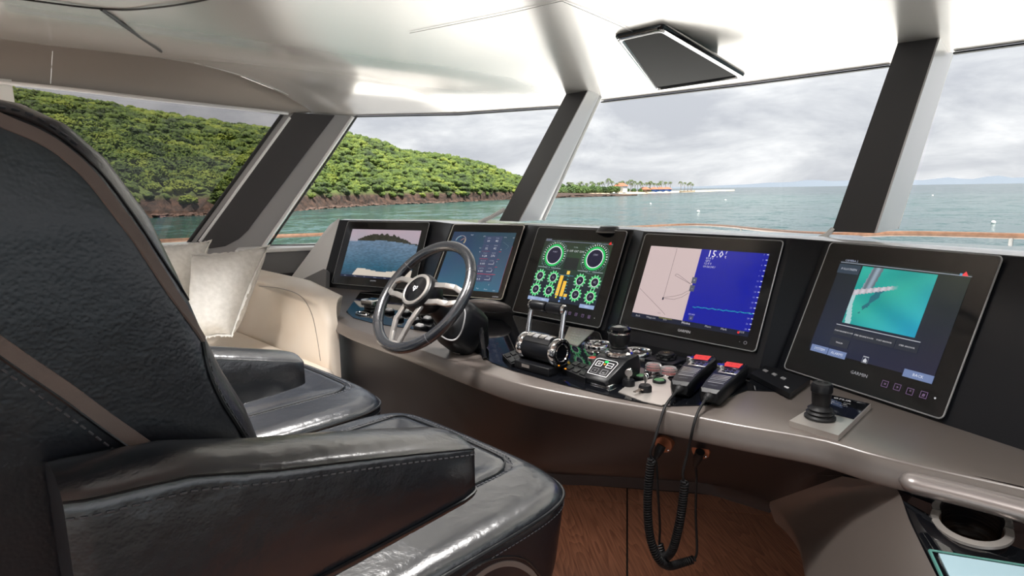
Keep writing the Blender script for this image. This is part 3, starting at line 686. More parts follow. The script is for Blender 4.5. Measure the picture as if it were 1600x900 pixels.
# ================================================================== helm console
TH = YAW
def rotc(x, y): return V((x * math.cos(TH) - y * math.sin(TH), x * math.sin(TH) + y * math.cos(TH), 0))
SCR = {}
for k, (x, y, z, yaw, tilt, w, h) in {1: (-0.99, 3.6455, 1.28, -0.5097, 0.4328, 0.6148, 0.3939), 2: (-0.296, 3.1103, 1.28, -0.4795, 0.6453, 0.4096, 0.4096),
        3: (0.1304, 2.7659, 1.28, -0.7989, 0.4516, 0.4913, 0.4106), 4: (0.5123, 2.2603, 1.28, -0.8379, 0.4351, 0.5199, 0.3648), 5: (0.9723, 1.8027, 1.28, -1.161, 0.4171, 0.4548, 0.408)}.items():
    c = rotc(x, y) + V((0, 0, z)); ya = yaw + TH
    l = V((math.cos(ya), math.sin(ya), 0)); nh = V((math.sin(ya), -math.cos(ya), 0))
    SCR[k] = dict(c=c, l=l, d=nh * math.sin(tilt) + V((0, 0, -math.cos(tilt))), n=nh * math.cos(tilt) + V((0, 0, math.sin(tilt))), w=w, h=h)
WT = 0.90                                      # worktop height
con_o = onz(1000, 600, 0.9); con_o.z = 0
con = thing('helm_console', 'curved taupe helm console with a black display fascia below the windscreen', 'console', con_o)
def column(k, a, mode=0):
    S = SCR[k]; b = S['n'] * -0.007; top_ = S['c'] + S['l'] * a - S['d'] * {1: 0.006, 2: 0.006, 3: 0.007, 4: 0.008, 5: 0.001}[k] + b
    L_ = (S['c'].z - WT + 0.02) / (-S['d'].z); bot_ = S['c'] + S['l'] * a + S['d'] * L_ + b
    r = 0.009; u = -S['d']; n = -S['n']
    rnd_ = [top_ + u * (r * math.sin(q)) + n * (r * (1 - math.cos(q))) for q in (0.0, 0.4, 0.8, 1.2, 1.57)]
    yb = y_head(top_.x) - RAKE * 0.74 - 0.02
    e = rnd_[-1]; back = V((e.x, max(yb, e.y + 0.05), e.z - {1: 0.012, 2: 0.02, 3: 0.028, 4: 0.034, 5: 0.04}[k])); 
    return [bot_, bot_.lerp(top_, 0.5)] + rnd_, [e, e + V((0, 0.03, 0.004)), e.lerp(back, 0.5), back]
cols = [column(1, -0.085), column(1, -0.02), column(1, SCR[1]['w'] + 0.02), column(2, -0.02), column(2, SCR[2]['w'] + 0.012), column(3, -0.02), column(3, SCR[3]['w'] + 0.02),
        column(4, -0.02), column(4, SCR[4]['w'] + 0.02), column(5, -0.03), column(5, SCR[5]['w'] + 0.02), column(5, SCR[5]['w'] + 0.85)]
mb = MB(); mb.loft([c[0] for c in cols]); mb.build('display_fascia', m_satin, con, angle=25)
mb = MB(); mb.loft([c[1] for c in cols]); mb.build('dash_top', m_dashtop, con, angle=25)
# white outer cheek at the port end of the fascia
S1 = SCR[1]; p0 = S1['c'] - S1['n'] * 0.06
left = resample(cols[0][0], 9)[::-1]
out = resample([onp(*q, p0, S1['n']) for q in ((531, 341), (514, 352), (484, 394), (446, 445), (430, 470))], 9)
MB().loft([left, [a.lerp(b, 0.5) + S1['n'] * 0.012 for a, b in zip(left, out)], out]).build('end_cheek', m_white, con, angle=60)
# worktop with its front lip
CRE = [(505, 462), (513, 476), (522, 497), (545, 511), (600, 530), (655, 547), (721, 570), (795, 594), (858, 609), (945, 625), (1026, 639), (1150, 663), (1280, 686), (1362, 709), (1450, 730), (1600, 763), (1760, 800)]
NF = 90
front = resample(smooth([onz(*p, WT) for p in CRE], 6), NF)
back = resample([c[0][0] + V((0, 0, WT - c[0][0].z)) for c in cols], NF)
out_n = []
for i in range(NF):
    t_ = (front[min(i + 1, NF - 1)] - front[max(i - 1, 0)]).normalized(); n = V((t_.y, -t_.x, 0)); out_n.append(n)
lip = [interp([(0, 0.034), (0.35, 0.045), (0.6, 0.058), (1, 0.056)], i / (NF - 1)) for i in range(NF)]
rows = [back, [f.lerp(b, 0.5) for f, b in zip(front, back)], [f - n * 0.008 for f, n in zip(front, out_n)], [f - n * 0.003 + V((0, 0, -0.0015)) for f, n in zip(front, out_n)], [f + n * 0.0 + V((0, 0, -0.006)) for f, n in zip(front, out_n)],
        [f + n * 0.014 + V((0, 0, -h + 0.005)) for f, n, h in zip(front, out_n, lip)], [f + n * 0.012 + V((0, 0, -h)) for f, n, h in zip(front, out_n, lip)], [f - n * 0.05 + V((0, 0, -h - 0.001)) for f, n, h in zip(front, out_n, lip)]]
MB().loft(rows).build('worktop', m_taupe, con, angle=50)
# knee panel, set back under the lip, curling out to a ledge
KB = [(470, 625, 0.5), (527, 640, 0.5), (700, 705, 0.53), (840, 737, 0.55), (930, 743, 0.55), (1010, 748, 0.55), (1100, 755, 0.55), (1150, 768, 0.55), (1203, 784, 0.55)]
ledge = resample(smooth([onz(*p) for p in KB], 5), 60)
upper = resample([f - n * 0.03 + V((0, 0, -h)) for f, n, h in zip(front, out_n, lip) if (f - CAMP).dot(CR) / (f - CAMP).dot(CF) * FPX + 800 < 1325] + [onz(1316, 744, 0.828)], 60)
rows = [upper]
for t_ in (0.2, 0.4, 0.6, 0.75, 0.86, 0.94, 1.0):
    k = 0.35 * t_ + 0.65 * t_ ** 4             # hangs almost plumb, then sweeps out to the ledge
    row = []
    for i, (a, b) in enumerate(zip(upper, ledge)):
        g = 0.8 * (1 - sstep((i - 38) / 20.0)); row.append(V((a.x + (b.x - a.x) * lerp(t_, k, g), a.y + (b.y - a.y) * lerp(t_, k, g), a.z + (b.z - a.z) * t_ - 0.025 * g * math.sin(t_ * 3.14))))
    rows.append(row)
rows.append([p + V((0, 0.0, -0.035)) for p in ledge])
rows.append([p + V((0.02, 0.95, -0.04)) for p in ledge])
MB().loft(rows).build('knee_panel', m_brown, con, angle=50)
# sloping shoulder that runs down to the side console
LE = [onz(*q) for q in ((1203, 784, 0.55), (1224, 803, 0.555), (1240, 826, 0.56), (1251, 852, 0.565), (1257, 878, 0.57), (1262, 905, 0.57), (1268, 950, 0.57), (1280, 1040, 0.57))]
RE = [onz(*q) for q in ((1316, 744, 0.828), (1365, 753, 0.838), (1400, 762, 0.838), (1420, 811, 0.822), (1442, 857, 0.815), (1465, 903, 0.812), (1490, 950, 0.81), (1535, 1040, 0.81))]
LE, RE = resample(smooth(LE, 4), 26), resample(smooth(RE, 4), 26)
rows = []
for k in range(9):
    t_ = k / 8; rows.append([a.lerp(b, t_) + V((0, 0, 0.03 * math.sin(math.pi * t_))) for a, b in zip(LE, RE)])
mb = MB(); mb.loft(rows); mb.loft([[p + V((0, 0, 0)) for p in LE], [p + V((-0.004, 0.002, -0.012)) for p in LE], [p + V((0.015, 0.006, -0.06)) for p in LE], [p + V((0.40, 0.06, -0.10)) for p in LE]])
mb.build('side_shoulder', m_taupe, con, angle=50)
mb = MB(); mb.add([RE[0], upper[-1], front[-20] + V((0, 0, -0.06))], [(0, 1, 2)])
# gloss panel with cup holder, grab bar and glass hatch to starboard
SZ = 0.81
def sidep(px, py, z=SZ): return onz(px, py, z)
E_ = [RE[i] + V((0, 0, -0.004)) for i in range(6, 26)]
Rr = resample([V((E_[0].x + 0.75, E_[0].y - 0.05, SZ)), V((E_[-1].x + 0.75, E_[-1].y, SZ))], 20)
MB().loft([E_, [a.lerp(b, 0.1) + V((0, 0, SZ - a.lerp(b, 0.1).z)) for a, b in zip(E_, Rr)], Rr]).build('side_panel', m_gloss, con, angle=30)
FR_ = [p for p in front if (p - CAMP).dot(CR) / (p - CAMP).dot(CF) * FPX + 800 > 1400]
MB().loft([[V((p.x, p.y, 0.78)) for p in FR_], [V((p.x, p.y, 0.86)) for p in FR_]]).build('side_riser', m_gloss, con)
bar = smooth([onz(1404, 749, 0.866), onz(1430, 755, 0.866), onz(1520, 777, 0.866), onz(1610, 801, 0.866), onz(1720, 832, 0.866)], 6)
mb = MB(); rows = []
for i, p in enumerate(bar):
    t_ = (bar[min(i + 1, len(bar) - 1)] - bar[max(i - 1, 0)]).normalized(); n = V((t_.y, -t_.x, 0)); s = math.sin(min(1, (i + 0.3) / 7) * math.pi / 2) 
    rows.append([p + n * (0.030 * math.cos(a)) * s + V((0, 0, 0.020 * math.sin(a) * s)) for a in (2 * math.pi * k / 20 for k in range(20))])
mb.loft(rows, closed=True, caps=True).build('grab_bar', m_bar, con)
cc = sidep(1517, 822); cr = 0.062
e1 = (sidep(1583, 840) - sidep(1451, 803)); rx = e1.length / 2
cup = thing('cup_holder', 'oval steel-rimmed wooden cup holder sunk in the gloss black side panel', 'cup holder', cc)
xa = e1.normalized(); ya_ = V((0, 0, 1)).cross(xa); ryv = abs((sidep(1500, 850) - sidep(1530, 795)).dot(ya_)) / 2
def oval(k, z): return [cc + xa * (rx * k * math.cos(a)) + ya_ * (ryv * k * math.sin(a)) + V((0, 0, z)) for a in (2 * math.pi * q / 40 for q in range(40))]
MB().loft([oval(1.0, 0.001), oval(0.99, 0.006), oval(0.79, 0.007), oval(0.77, 0.002)], closed=True).build('rim', m_plate, cup)
m_cupwood = mat('ribbed dark wood', (0.20, 0.12, 0.07), 0.45, bump=[('noise', 60, 0.8, (0.05, 0.05, 3))], vary=(40, (0.05, 0.028, 0.016), 3, (0.1, 0.1, 4)))
MB().loft([oval(0.775, 0.003), oval(0.72, -0.04), oval(0.5, -0.055), oval(0.02, -0.056)], closed=True).build('well', m_cupwood, cup)
# sink the well: cut the panel open under it
pan = bpy.data.objects['side_panel']
cutb = MB().loft([oval(0.78, -0.1), oval(0.78, 0.1)], closed=True, caps=True).build('cutter', None)
sol = pan.modifiers.new('thick', 'SOLIDIFY'); sol.thickness = 0.004
bo = pan.modifiers.new('hole', 'BOOLEAN'); bo.object = cutb; bo.operation = 'DIFFERENCE'; bo.solver = 'EXACT'
bpy.context.view_layer.update(); dg = bpy.context.evaluated_depsgraph_get()
me = bpy.data.meshes.new_from_object(pan.evaluated_get(dg)); pan.modifiers.clear(); pan.data = me; bpy.data.objects.remove(cutb)
hq = [sidep(1452, 868), sidep(1640, 899), sidep(1660, 1010), sidep(1512, 1000)]
ha = thing('glass_hatch', 'reflected-sky blue glass hatch, a sky reflection put in its colour, with a green glass edge beside the cup holder', 'hatch', hq[0])
m_hatch = mat('reflected-sky blue glass', (0.42, 0.60, 0.68), 0.05, coat=0.5); m_gedge = mat('green glass edge', (0.10, 0.27, 0.24), 0.1)  # pale blue base colour stands in for sky reflected in the pane
MB().prism([p + V((0, 0, 0.002)) for p in hq], (0, 0, 0.008)).build('frame', m_gloss, ha, flat=True)
cq = sum(hq, V()) / 4; ins = [p.lerp(cq, 0.13) + V((0, 0, 0.0105)) for p in hq]
MB().prism(ins, (0, 0, 0.004)).build('pane', m_hatch, ha, flat=True)
for a, b in ((0, 1), (3, 0)): MB().tube([hq[a] + V((0, 0, 0.009)), hq[b] + V((0, 0, 0.009))], 0.003, 6).build('edge', m_gedge, ha)
# gloss black inlays in the worktop
def inlay(pts, name='worktop_inlay', mt=None, z=WT, th=0.003):
    q = [onz(*p, z + th) for p in pts]; return MB().prism([p - V((0, 0, th + 0.0005)) for p in q], (0, 0, th + 0.0005)).build(name, mt or m_gloss, con, flat=True)
inlay([(563, 456), (640, 454), (700, 470), (728, 500), (700, 524), (640, 513), (580, 504), (552, 496), (541, 487)])
inlay([(768, 566), (737, 545), (735, 505), (770, 478), (830, 486), (900, 506), (980, 525), (1100, 548), (1170, 560), (1215, 580), (1262, 598), (1235, 612), (1168, 609), (1105, 632), (1043, 634), (1000, 628), (960, 620), (870, 598), (800, 578)])
inlay([(966, 612), (985, 598), (1040, 588), (1056, 604), (1047, 628), (1034, 633), (1005, 627)], mt=m_plate, z=WT + 0.003, th=0.002)

# ------------------------------------------------------------------ displays
_glyph = {}
def glyphs(s):
    if s not in _glyph:
        cu = bpy.data.curves.new('t', 'FONT'); cu.body = s; cu.resolution_u = 1; o = bpy.data.objects.new('t', cu); me = o.to_mesh()
        vs = [(v.co.x, v.co.y) for v in me.vertices]; fs = [tuple(p.vertices) for p in me.polygons]; o.to_mesh_clear(); bpy.data.objects.remove(o); bpy.data.curves.remove(cu)
        w = max((v[0] for v in vs), default=0); _glyph[s] = (vs, fs, w)
    return _glyph[s]
class Draw:                                    # flat print laid on a plane, in metres right (a) and down (b)
    def __init__(s, c, l, d, n, lift=0.001, zoom=(0, 0, 1)):
        s.c, s.l, s.d, s.n, s.lift, s.z = c, l, d, n, lift, zoom; s.mb = MB(); s.mb.col = (1, 1, 1); s.k = 0
    def P(s, a, b, up=0.0): return s.c + s.l * a + s.d * b + s.n * (s.lift + up)
    def ab(s, x, y):                           # from a spot in the picture
        p = onp(s.z[0] + x * s.z[2], s.z[1] + y * s.z[2], s.c + s.n * s.lift, s.n) - s.c; return p.dot(s.l), p.dot(s.d)
    def poly(s, pts, col):
        s.mb.col = col; s.k += 1; up = 0.00001 * (s.k % 40); s.mb.add([s.P(a, b, up) for a, b in pts], [tuple(range(len(pts)))])
    def rect(s, a0, b0, a1, b1, col): s.poly([(a0, b0), (a1, b0), (a1, b1), (a0, b1)], col)
    def disc(s, a, b, r, col, n=24): s.poly([(a + r * math.cos(q), b + r * math.sin(q)) for q in (2 * math.pi * k / n for k in range(n))], col)
    def ring(s, a, b, r0, r1, col, n=30, q0=0, q1=2 * math.pi):
        s.mb.col = col; s.k += 1; up = 0.00001 * (s.k % 40); v = []
        for k in range(n + 1):
            q = q0 + (q1 - q0) * k / n; v += [s.P(a + r0 * math.cos(q), b + r0 * math.sin(q), up), s.P(a + r1 * math.cos(q), b + r1 * math.sin(q), up)]
        s.mb.add(v, [(2 * k, 2 * k + 1, 2 * k + 3, 2 * k + 2) for k in range(n)])
    def line(s, pts, w, col):
        for (a, b), (c, d) in zip(pts, pts[1:]):
            L_ = math.hypot(c - a, d - b) or 1; x, y = -(d - b) / L_ * w / 2, (c - a) / L_ * w / 2
            s.poly([(a + x, b + y), (c + x, d + y), (c - x, d - y), (a - x, b - y)], col)
    def text(s, a, b, h, st, col, mid=False):  # a, b: left end of the base line; h: capital height
        vs, fs, w = glyphs(st); k = h / 0.69; a -= w * k / 2 if mid else 0; s.mb.col = col; s.k += 1; up = 0.00001 * (s.k % 40)
        s.mb.add([s.P(a + x * k, b - y * k, up) for x, y in vs], fs)
    def build(s, name, parent, mt=None):
        o = s.mb.build(name, mt or m_lcd, parent, flat=True, normals=False)
        if name == 'screen_print': o['kind'] = 'stuff'
        return o

DISP = {1: ('widescreen display with a sea and headland camera view, leftmost on the fascia', (600, 330)),
        2: ('blue data display directly behind the steering wheel, washed by reflections', None),
        3: ('engine display with green ring gauges and yellow bars behind the throttle', None),
        4: ('widescreen chart and depth display, half pink and half deep blue', None),
        5: ('black touch display with a turquoise underwater picture, furthest right', None)}
LCD = {1: [(550.8, 357.7), (658.4, 360.3), None, (530.6, 431)], 2: [(706, 359), (811, 364), None, None], 3: [(853.3, 371.7), (958.9, 380.1), (928.3, 483.1), (824.8, 463.5)],
       4: [(1017.2, 384.2), (1202.3, 396), (1168.8, 525.5), (985.5, 495.5)], 5: [(1316.8, 404.8), (1518.3, 432.3), (1456.3, 596), (1263.4, 542.6)]}
def rrect(w, h, r, n=5):
    o = []
    for cx, cy, q in ((w - r, r, -90), (w - r, h - r, 0), (r, h - r, 90), (r, r, 180)):
        o += [(cx + r * math.cos(math.radians(q + 90 * k / n)), cy + r * math.sin(math.radians(q + 90 * k / n))) for k in range(n + 1)]
    return o
DR = {}; DROOT = {}
for k, S in SCR.items():
    root = thing('display', DISP[k][0], 'screen', S['c'] + S['d'] * S['h'])
    pts = [S['c'] + S['l'] * a + S['d'] * b for a, b in rrect(S['w'], S['h'], 0.012)]
    MB().prism([p - S['n'] * 0.006 for p in pts], S['n'] * 0.010).build('bezel', m_glass_black, root)
    MB().tube([p + S['n'] * 0.003 for p in pts], 0.0022 if k != 2 else 0.003, 6, closed=True).build('rim', m_steel if k in (2,) else m_greytrim, root)
    DR[k] = Draw(S['c'], S['l'], S['d'], S['n'], 0.0052); DROOT[k] = root
    q = [DR[k].ab(*p) if p else None for p in LCD[k]]
    if k == 1: a0, b0, a1, b1 = q[0][0], q[0][1], q[1][0], q[3][1]
    elif k == 2: a0, b0, a1, b1 = 0.02, 0.045, S['w'] - 0.03, S['h'] - 0.035
    else: a0 = (q[0][0] + q[3][0]) / 2; a1 = (q[1][0] + q[2][0]) / 2; b0 = (q[0][1] + q[1][1]) / 2; b1 = (q[2][1] + q[3][1]) / 2
    DR[k].box = (a0, b0, a1, b1)
def bg_rect(D, box, col, name, root, nx=1, ny=1, fn=None, up=-0.0006):
    a0, b0, a1, b1 = box; mb = MB(); mb.col = col
    if fn is None: mb.add([D.P(a0, b0, up), D.P(a1, b0, up), D.P(a1, b1, up), D.P(a0, b1, up)], [(0, 1, 2, 3)])
    else:
        for i in range(nx):
            for j in range(ny):
                mb.col = fn((i + 0.5) / nx, (j + 0.5) / ny); q = [(i, j), (i + 1, j), (i + 1, j + 1), (i, j + 1)]
                mb.add([D.P(a0 + (a1 - a0) * x / nx, b0 + (b1 - b0) * y / ny, up) for x, y in q], [(0, 1, 2, 3)])
    return mb.build(name, m_lcd, root, flat=True, normals=False)
def hsh(i, j=0): return (math.sin(i * 127.1 + j * 311.7) * 43758.5453) % 1.0
def noise2(x, y):
    i, j = math.floor(x), math.floor(y); u, v = sstep(x - i), sstep(y - j)
    return lerp(lerp(hsh(i, j), hsh(i + 1, j), u), lerp(hsh(i, j + 1), hsh(i + 1, j + 1), u), v)

# display 1: camera picture of the sea ahead
D = DR[1]; a0, b0, a1, b1 = D.box; w, h = a1 - a0, b1 - b0; root = DROOT[1]
def cam_px(u, v):
    hz = 0.27 - 0.03 * math.sin(u * math.pi) + 0.10 * max(0, u - 0.55)
    top_ = hz - (0.0 if u < 0.12 else (0.02 + 0.12 * math.sin(min(1, (u - 0.12) / 0.78) * math.pi) ** 0.7 * (0.75 + 0.5 * noise2(u * 28, 1))))
    if v < top_: return (0.40 - 0.12 * v + 0.05 * noise2(u * 6, v * 9), 0.345, 0.40)
    if v < hz: g = 0.6 + 0.7 * noise2(u * 50, v * 50); return (0.035 * g, 0.036 * g, 0.026 * g)
    deck = 0.845 + 0.05 * sstep((u - 0.25) / 0.3) - 0.07 * sstep((u - 0.6) / 0.4) + (0.2 * sstep((0.24 - u) / 0.1))
    if v > deck: return (0.62, 0.55, 0.47)
    g = 0.75 + 0.6 * noise2(u * 34, v * 90); t_ = (v - hz) / (1 - hz); return (lerp(0.13, 0.022, min(1, t_ * 1.3)) * g, lerp(0.20, 0.065, t_) * g, lerp(0.29, 0.115, t_) * g)
bg_rect(D, (a0, b0, a1, b1 - h * 0.045), None, 'camera_picture', root, 80, 60, cam_px)
D.rect(a0, b1 - h * 0.045, a1, b1, (0.006, 0.012, 0.04))
for i, s in enumerate(('Back', 'Menu', 'Info', 'Home', 'Mark', 'Nav', 'SOS')): D.text(lerp(a0, a1, 0.06 + 0.145 * i), b1 - h * 0.012, h * 0.02, s, (0.4, 0.42, 0.5))
D.text((a0 + a1) / 2, S1['h'] - 0.030, 0.008, 'GARMIN', (0.42, 0.42, 0.44), True)
D.build('screen_print', root)

# display 2: blue data page
D = DR[2]; D.z = (680, 330, 1 / 6.0); a0, b0, a1, b1 = D.box; w, h = a1 - a0, b1 - b0; root = DROOT[2]
bg_rect(D, D.box, None, 'data_page', root, 24, 24, lambda u, v: (0.022 + 0.03 * v * noise2(u * 3, v * 4), 0.045 + 0.08 * v * v + 0.02 * noise2(u * 4, v * 3), 0.085 + 0.12 * v * v + 0.03 * noise2(u * 3 + 5, v * 3)))
cell = (0.045, 0.065, 0.13)
for r_, y in enumerate((268, 338, 408, 480, 550, 625)):
    xc = 545 - r_ * 19
    for j, dx in enumerate((-42, 38)):
        a, b = D.ab(xc + dx, y); D.rect(a - 0.026, b - 0.020, a + 0.026, b + 0.020, cell)
        D.text(a, b - 0.006, 0.006, ('RPM', 'FUEL', 'OIL', 'TEMP', 'VOLT', 'RATE', 'BOOST', 'LOAD', 'DEPTH', 'SOG', 'COG', 'HDG')[r_ * 2 + j], (0.33, 0.36, 0.44), True)
        if r_ < 3 or j == 0: D.text(a, b + 0.012, 0.011, ('33', '82', '32', '82', '0.28', '276', '0.00', '', '0.00', '', '0.0', '')[r_ * 2 + j] or '0', (0.62, 0.65, 0.72), True)
        else: D.line([(a - 0.014, b + 0.010), (a + 0.014, b + 0.010), (a + 0.014, b - 0.002)], 0.002, (0.55, 0.58, 0.65))
    if r_ in (1, 2, 3, 4): a, b = D.ab(xc, y + 40); D.rect(a - 0.055, b - 0.0013, a + 0.055, b + 0.0013, (0.45, 0.03, 0.05))
a, b = D.ab(238, 275)
D.ring(a, b, 0.028, 0.031, (0.35, 0.30, 0.33), 24, math.pi, 2 * math.pi + 0.6); D.line([(a, b), (a + 0.02, b - 0.016)], 0.002, (0.6, 0.3, 0.2)); D.ring(a, b, 0.024, 0.027, (0.1, 0.35, 0.45), 12, math.pi, math.pi + 1.4); D.ring(a, b, 0.024, 0.027, (0.5, 0.4, 0.1), 8, -0.4, 0.6)
for x, y, s in ((345, 228, 'TRIP'), (460, 240, 'GPS'), (655, 250, '12.4'), (735, 255, '3D'), (420, 350, '0.0'), (418, 385, 'kt'), (615, 365, 'N'), (575, 478, 'W'), (536, 590, 'S'), (500, 695, 'E'), (395, 728, 'Page'), (470, 738, 'Menu'), (548, 750, 'Info'), (560, 808, 'GARMIN')):
    a, b = D.ab(x, y); D.text(a, b, 0.006, s, (0.5, 0.53, 0.6), True)
D.line([D.ab(640, 290), D.ab(690, 330), D.ab(660, 360)], 0.0015, (0.10, 0.17, 0.22)); D.line([D.ab(725, 330), D.ab(650, 560), D.ab(600, 740)], 0.0015, (0.28, 0.05, 0.08))
D.build('screen_print', root)

# display 3: engine page with ring gauges
D = DR[3]; D.z = (790, 340, 0.2111); a0, b0, a1, b1 = D.box; w, h = a1 - a0, b1 - b0; root = DROOT[3]
bg_rect(D, D.box, None, 'engine_page', root, 20, 20, lambda u, v: (0.012 + 0.012 * (1 - v), 0.018 + 0.045 * max(0, 1 - abs(v - 0.3) * 2) * (0.6 + 0.4 * noise2(u * 3, v * 3)), 0.022 + 0.012 * v))
D.rect(a0 + 0.004, b0 + 0.008, a1, b0 + 0.0095, (0.30, 0.34, 0.5)); a, b = D.ab(775, 192); D.poly([(a - 0.008, b + 0.005), (a + 0.002, b - 0.008), (a + 0.009, b + 0.005)], (0.8, 0.03, 0.03))
D.text(a0 + 0.006, b0 + 0.006, 0.006, 'ENGINE', (0.4, 0.44, 0.6)); a, b = D.ab(520, 225); D.text(a, b, 0.005, 'TOTAL', (0.4, 0.5, 0.5), True); a, b = D.ab(512, 256); D.text(a, b, 0.009, '33 OFF CAT 1200', (0.7, 0.74, 0.74), True)
a, b = D.ab(485, 340); D.rect(a - 0.038, b - 0.026, a + 0.038, b + 0.028, (0.012, 0.016, 0.018))
D.build('screen_print', root)
def gauge(D, root, x, y, r, big):
    a, b = D.ab(x, y); G = Draw(D.c, D.l, D.d, D.n, D.lift + 0.0005); gr = (0.02, 0.55, 0.12); wh = (0.75, 0.9, 0.8)
    if big:
        G.ring(a, b, r * 1.62, r * 1.68, (0.10, 0.14, 0.16)); G.ring(a, b, r * 1.0, r * 1.26, gr, 40); G.ring(a, b, r * 0.94, r * 1.03, (0.9, 0.9, 0.95), 40); G.disc(a, b, r * 0.93, (0.012, 0.012, 0.035))
        for k in range(34):
            q = 2 * math.pi * k / 34; c_, s_ = math.cos(q), math.sin(q); up = s_ < 0.45
            G.line([(a + c_ * r * 1.34, b + s_ * r * 1.34), (a + c_ * r * (1.52 if up else 1.44), b + s_ * r * (1.52 if up else 1.44))], r * (0.10 if k % 3 == 0 else 0.06), wh if up else (0.2, 0.35, 0.36))
        G.text(a, b - r * 0.3, r * 0.17, 'STBD' if x > 500 else 'PORT', (0.4, 0.4, 0.5), True); G.text(a, b + r * 0.75, r * 0.24, '0', (0.6, 0.6, 0.7), True); G.text(a, b + r * 0.2, r * 0.3, '0', (0.25, 0.25, 0.33), True)
        for q in (-0.62, 0.62): G.disc(a + q * r, b, r * 0.05, (0.6, 0.6, 0.7), 8)
    else:
        G.ring(a, b, r * 0.9, r * 1.32, gr, 24); G.disc(a, b, r * 0.96, (0.8, 0.95, 0.85)); G.disc(a, b, r * 0.84, (0.014, 0.010, 0.03))
        for k in range(12):
            q = 2 * math.pi * (k + 0.5) / 12; c_, s_ = math.cos(q), math.sin(q); G.line([(a + c_ * r * 1.08, b + s_ * r * 1.08), (a + c_ * r * 1.55, b + s_ * r * 1.55)], r * 0.17, (0.35, 0.9, 0.5))
        G.text(a, b + r * 0.2, r * 0.45, str(int(hsh(x) * 90) + 10), (0.35, 0.35, 0.45), True)
        G.rect(a - r * 1.3, b - r * 2.1, a + r * 1.3, b - r * 1.95, (0.3, 0.34, 0.36))
    G.build('gauge_dial', root)
for x, y in ((360, 278), (660, 303)): gauge(D, root, x, y, 0.0415, True)
for x, y in ((255, 430), (352, 443), (223, 528), (320, 540), (550, 467), (660, 480), (516, 570), (626, 588)): gauge(D, root, x, y, 0.021, False)
for x0, y0, x1, y1 in ((420, 428, 378, 578), (442, 470, 410, 583), (445, 565, 438, 587)):
    G = Draw(D.c, D.l, D.d, D.n, D.lift + 0.0005); p, q = D.ab(x0, y0), D.ab(x1, y1); G.rect(p[0] - 0.009, p[1], p[0] + 0.009, q[1], (0.95, 0.55, 0.06)); G.build('level_bar', root)
G = Draw(D.c, D.l, D.d, D.n, D.lift + 0.0004)
a, b = D.ab(465, 408); G.rect(a - 0.008, b - 0.008, a + 0.008, b + 0.008, (0.95, 0.62, 0.10)); p, q = D.ab(395, 420), D.ab(505, 430); G.rect(p[0], p[1], q[0], p[1] + 0.002, (0.08, 0.25, 0.4))
for k in range(8):
    for xa0, ya0, xb0, yb0 in ((408, 440, 370, 575), (465, 435, 430, 590)):
        a, b = D.ab(lerp(xa0, xb0, k / 7), lerp(ya0, yb0, k / 7)); G.rect(a - 0.005, b - 0.001, a + 0.005, b + 0.001, (0.08, 0.5, 0.55))
for x, y, c in ((372, 588, (0.8, 0.7, 0.05)), (405, 594, (0.1, 0.3, 0.7)), (437, 598, (0.2, 0.35, 0.7)), (396, 618, (0.2, 0.35, 0.7))): a, b = D.ab(x, y); G.disc(a, b, 0.005, c, 10)
for x, y, w_ in ((203, 594, 0.062), (280, 607, 0.062), (600, 660, 0.075)): a, b = D.ab(x, y); G.rect(a - w_ / 2, b - 0.008, a + w_ / 2, b + 0.008, (0.30, 0.40, 0.62)); G.text(a, b + 0.003, 0.006, 'MENU', (0.7, 0.76, 0.9), True)
for x, y in ((270, 345), (320, 375), (415, 328), (560, 345), (718, 372), (620, 405), (448, 215), (598, 225)): a, b = D.ab(x, y); G.text(a, b, 0.005, '0.0', (0.2, 0.4, 0.42), True)
for i, x in enumerate((475, 522, 570, 617)): a, b = D.ab(x, 708 + i * 9); G.ring(a, b, 0.007, 0.009, (0.20, 0.13, 0.26), 4, math.pi / 4, math.pi * 2.25); G.text(a, b + 0.004, 0.008, '=+*#'[i], (0.30, 0.20, 0.36), True)
a, b = D.ab(658, 745); G.disc(a, b, 0.0022, (0.5, 0.5, 0.5), 8)
G.build('screen_print', root)

# display 4: chart on the left, depth sounder on the right
D = DR[4]; D.z = (950, 350, 0.2445); a0, b0, a1, b1 = D.box; w, h = a1 - a0, b1 - b0; root = DROOT[4]; hb = b1 - h * 0.062; xm = a0 + w * 0.468
bg_rect(D, (a0, b0, xm, hb), (0.62, 0.49, 0.485), 'chart_pane', root); bg_rect(D, (xm, b0, a1, hb), (0.004, 0.010, 0.335), 'sounder_pane', root); bg_rect(D, (a0, hb, a1, b1), (0.006, 0.011, 0.03), 'menu_bar', root)
gl = (0.16, 0.13, 0.13)
D.line([D.ab(442, 155), D.ab(352, 478)], 0.0012, gl); D.line([D.ab(203, 410), D.ab(345, 557), D.ab(365, 580)], 0.0012, gl); D.line([D.ab(*q) for q in ((435, 320), (428, 328), (440, 335), (530, 385), (505, 365), (448, 322), (435, 320))], 0.0012, gl)
D.line([D.ab(*q) for q in ((355, 470), (420, 462), (470, 450), (505, 430), (525, 425))], 0.0012, gl); D.line([D.ab(*q) for q in ((360, 475), (420, 482), (470, 468), (515, 440))], 0.0012, gl)
a, b = D.ab(351, 478); D.rect(a - 0.003, b - 0.006, a + 0.003, b + 0.004, (0.02, 0.02, 0.04)); a, b = D.ab(325, 572); D.text(a, b, 0.004, '100 ft', gl, True)
for x, y, s in ((551, 360, '+'), (537, 411, '-')): a, b = D.ab(x, y); D.rect(a - 0.009, b - 0.011, a + 0.009, b + 0.011, (0.09, 0.10, 0.14)); D.text(a, b + 0.005, 0.011, s, (0.5, 0.5, 0.55), True)
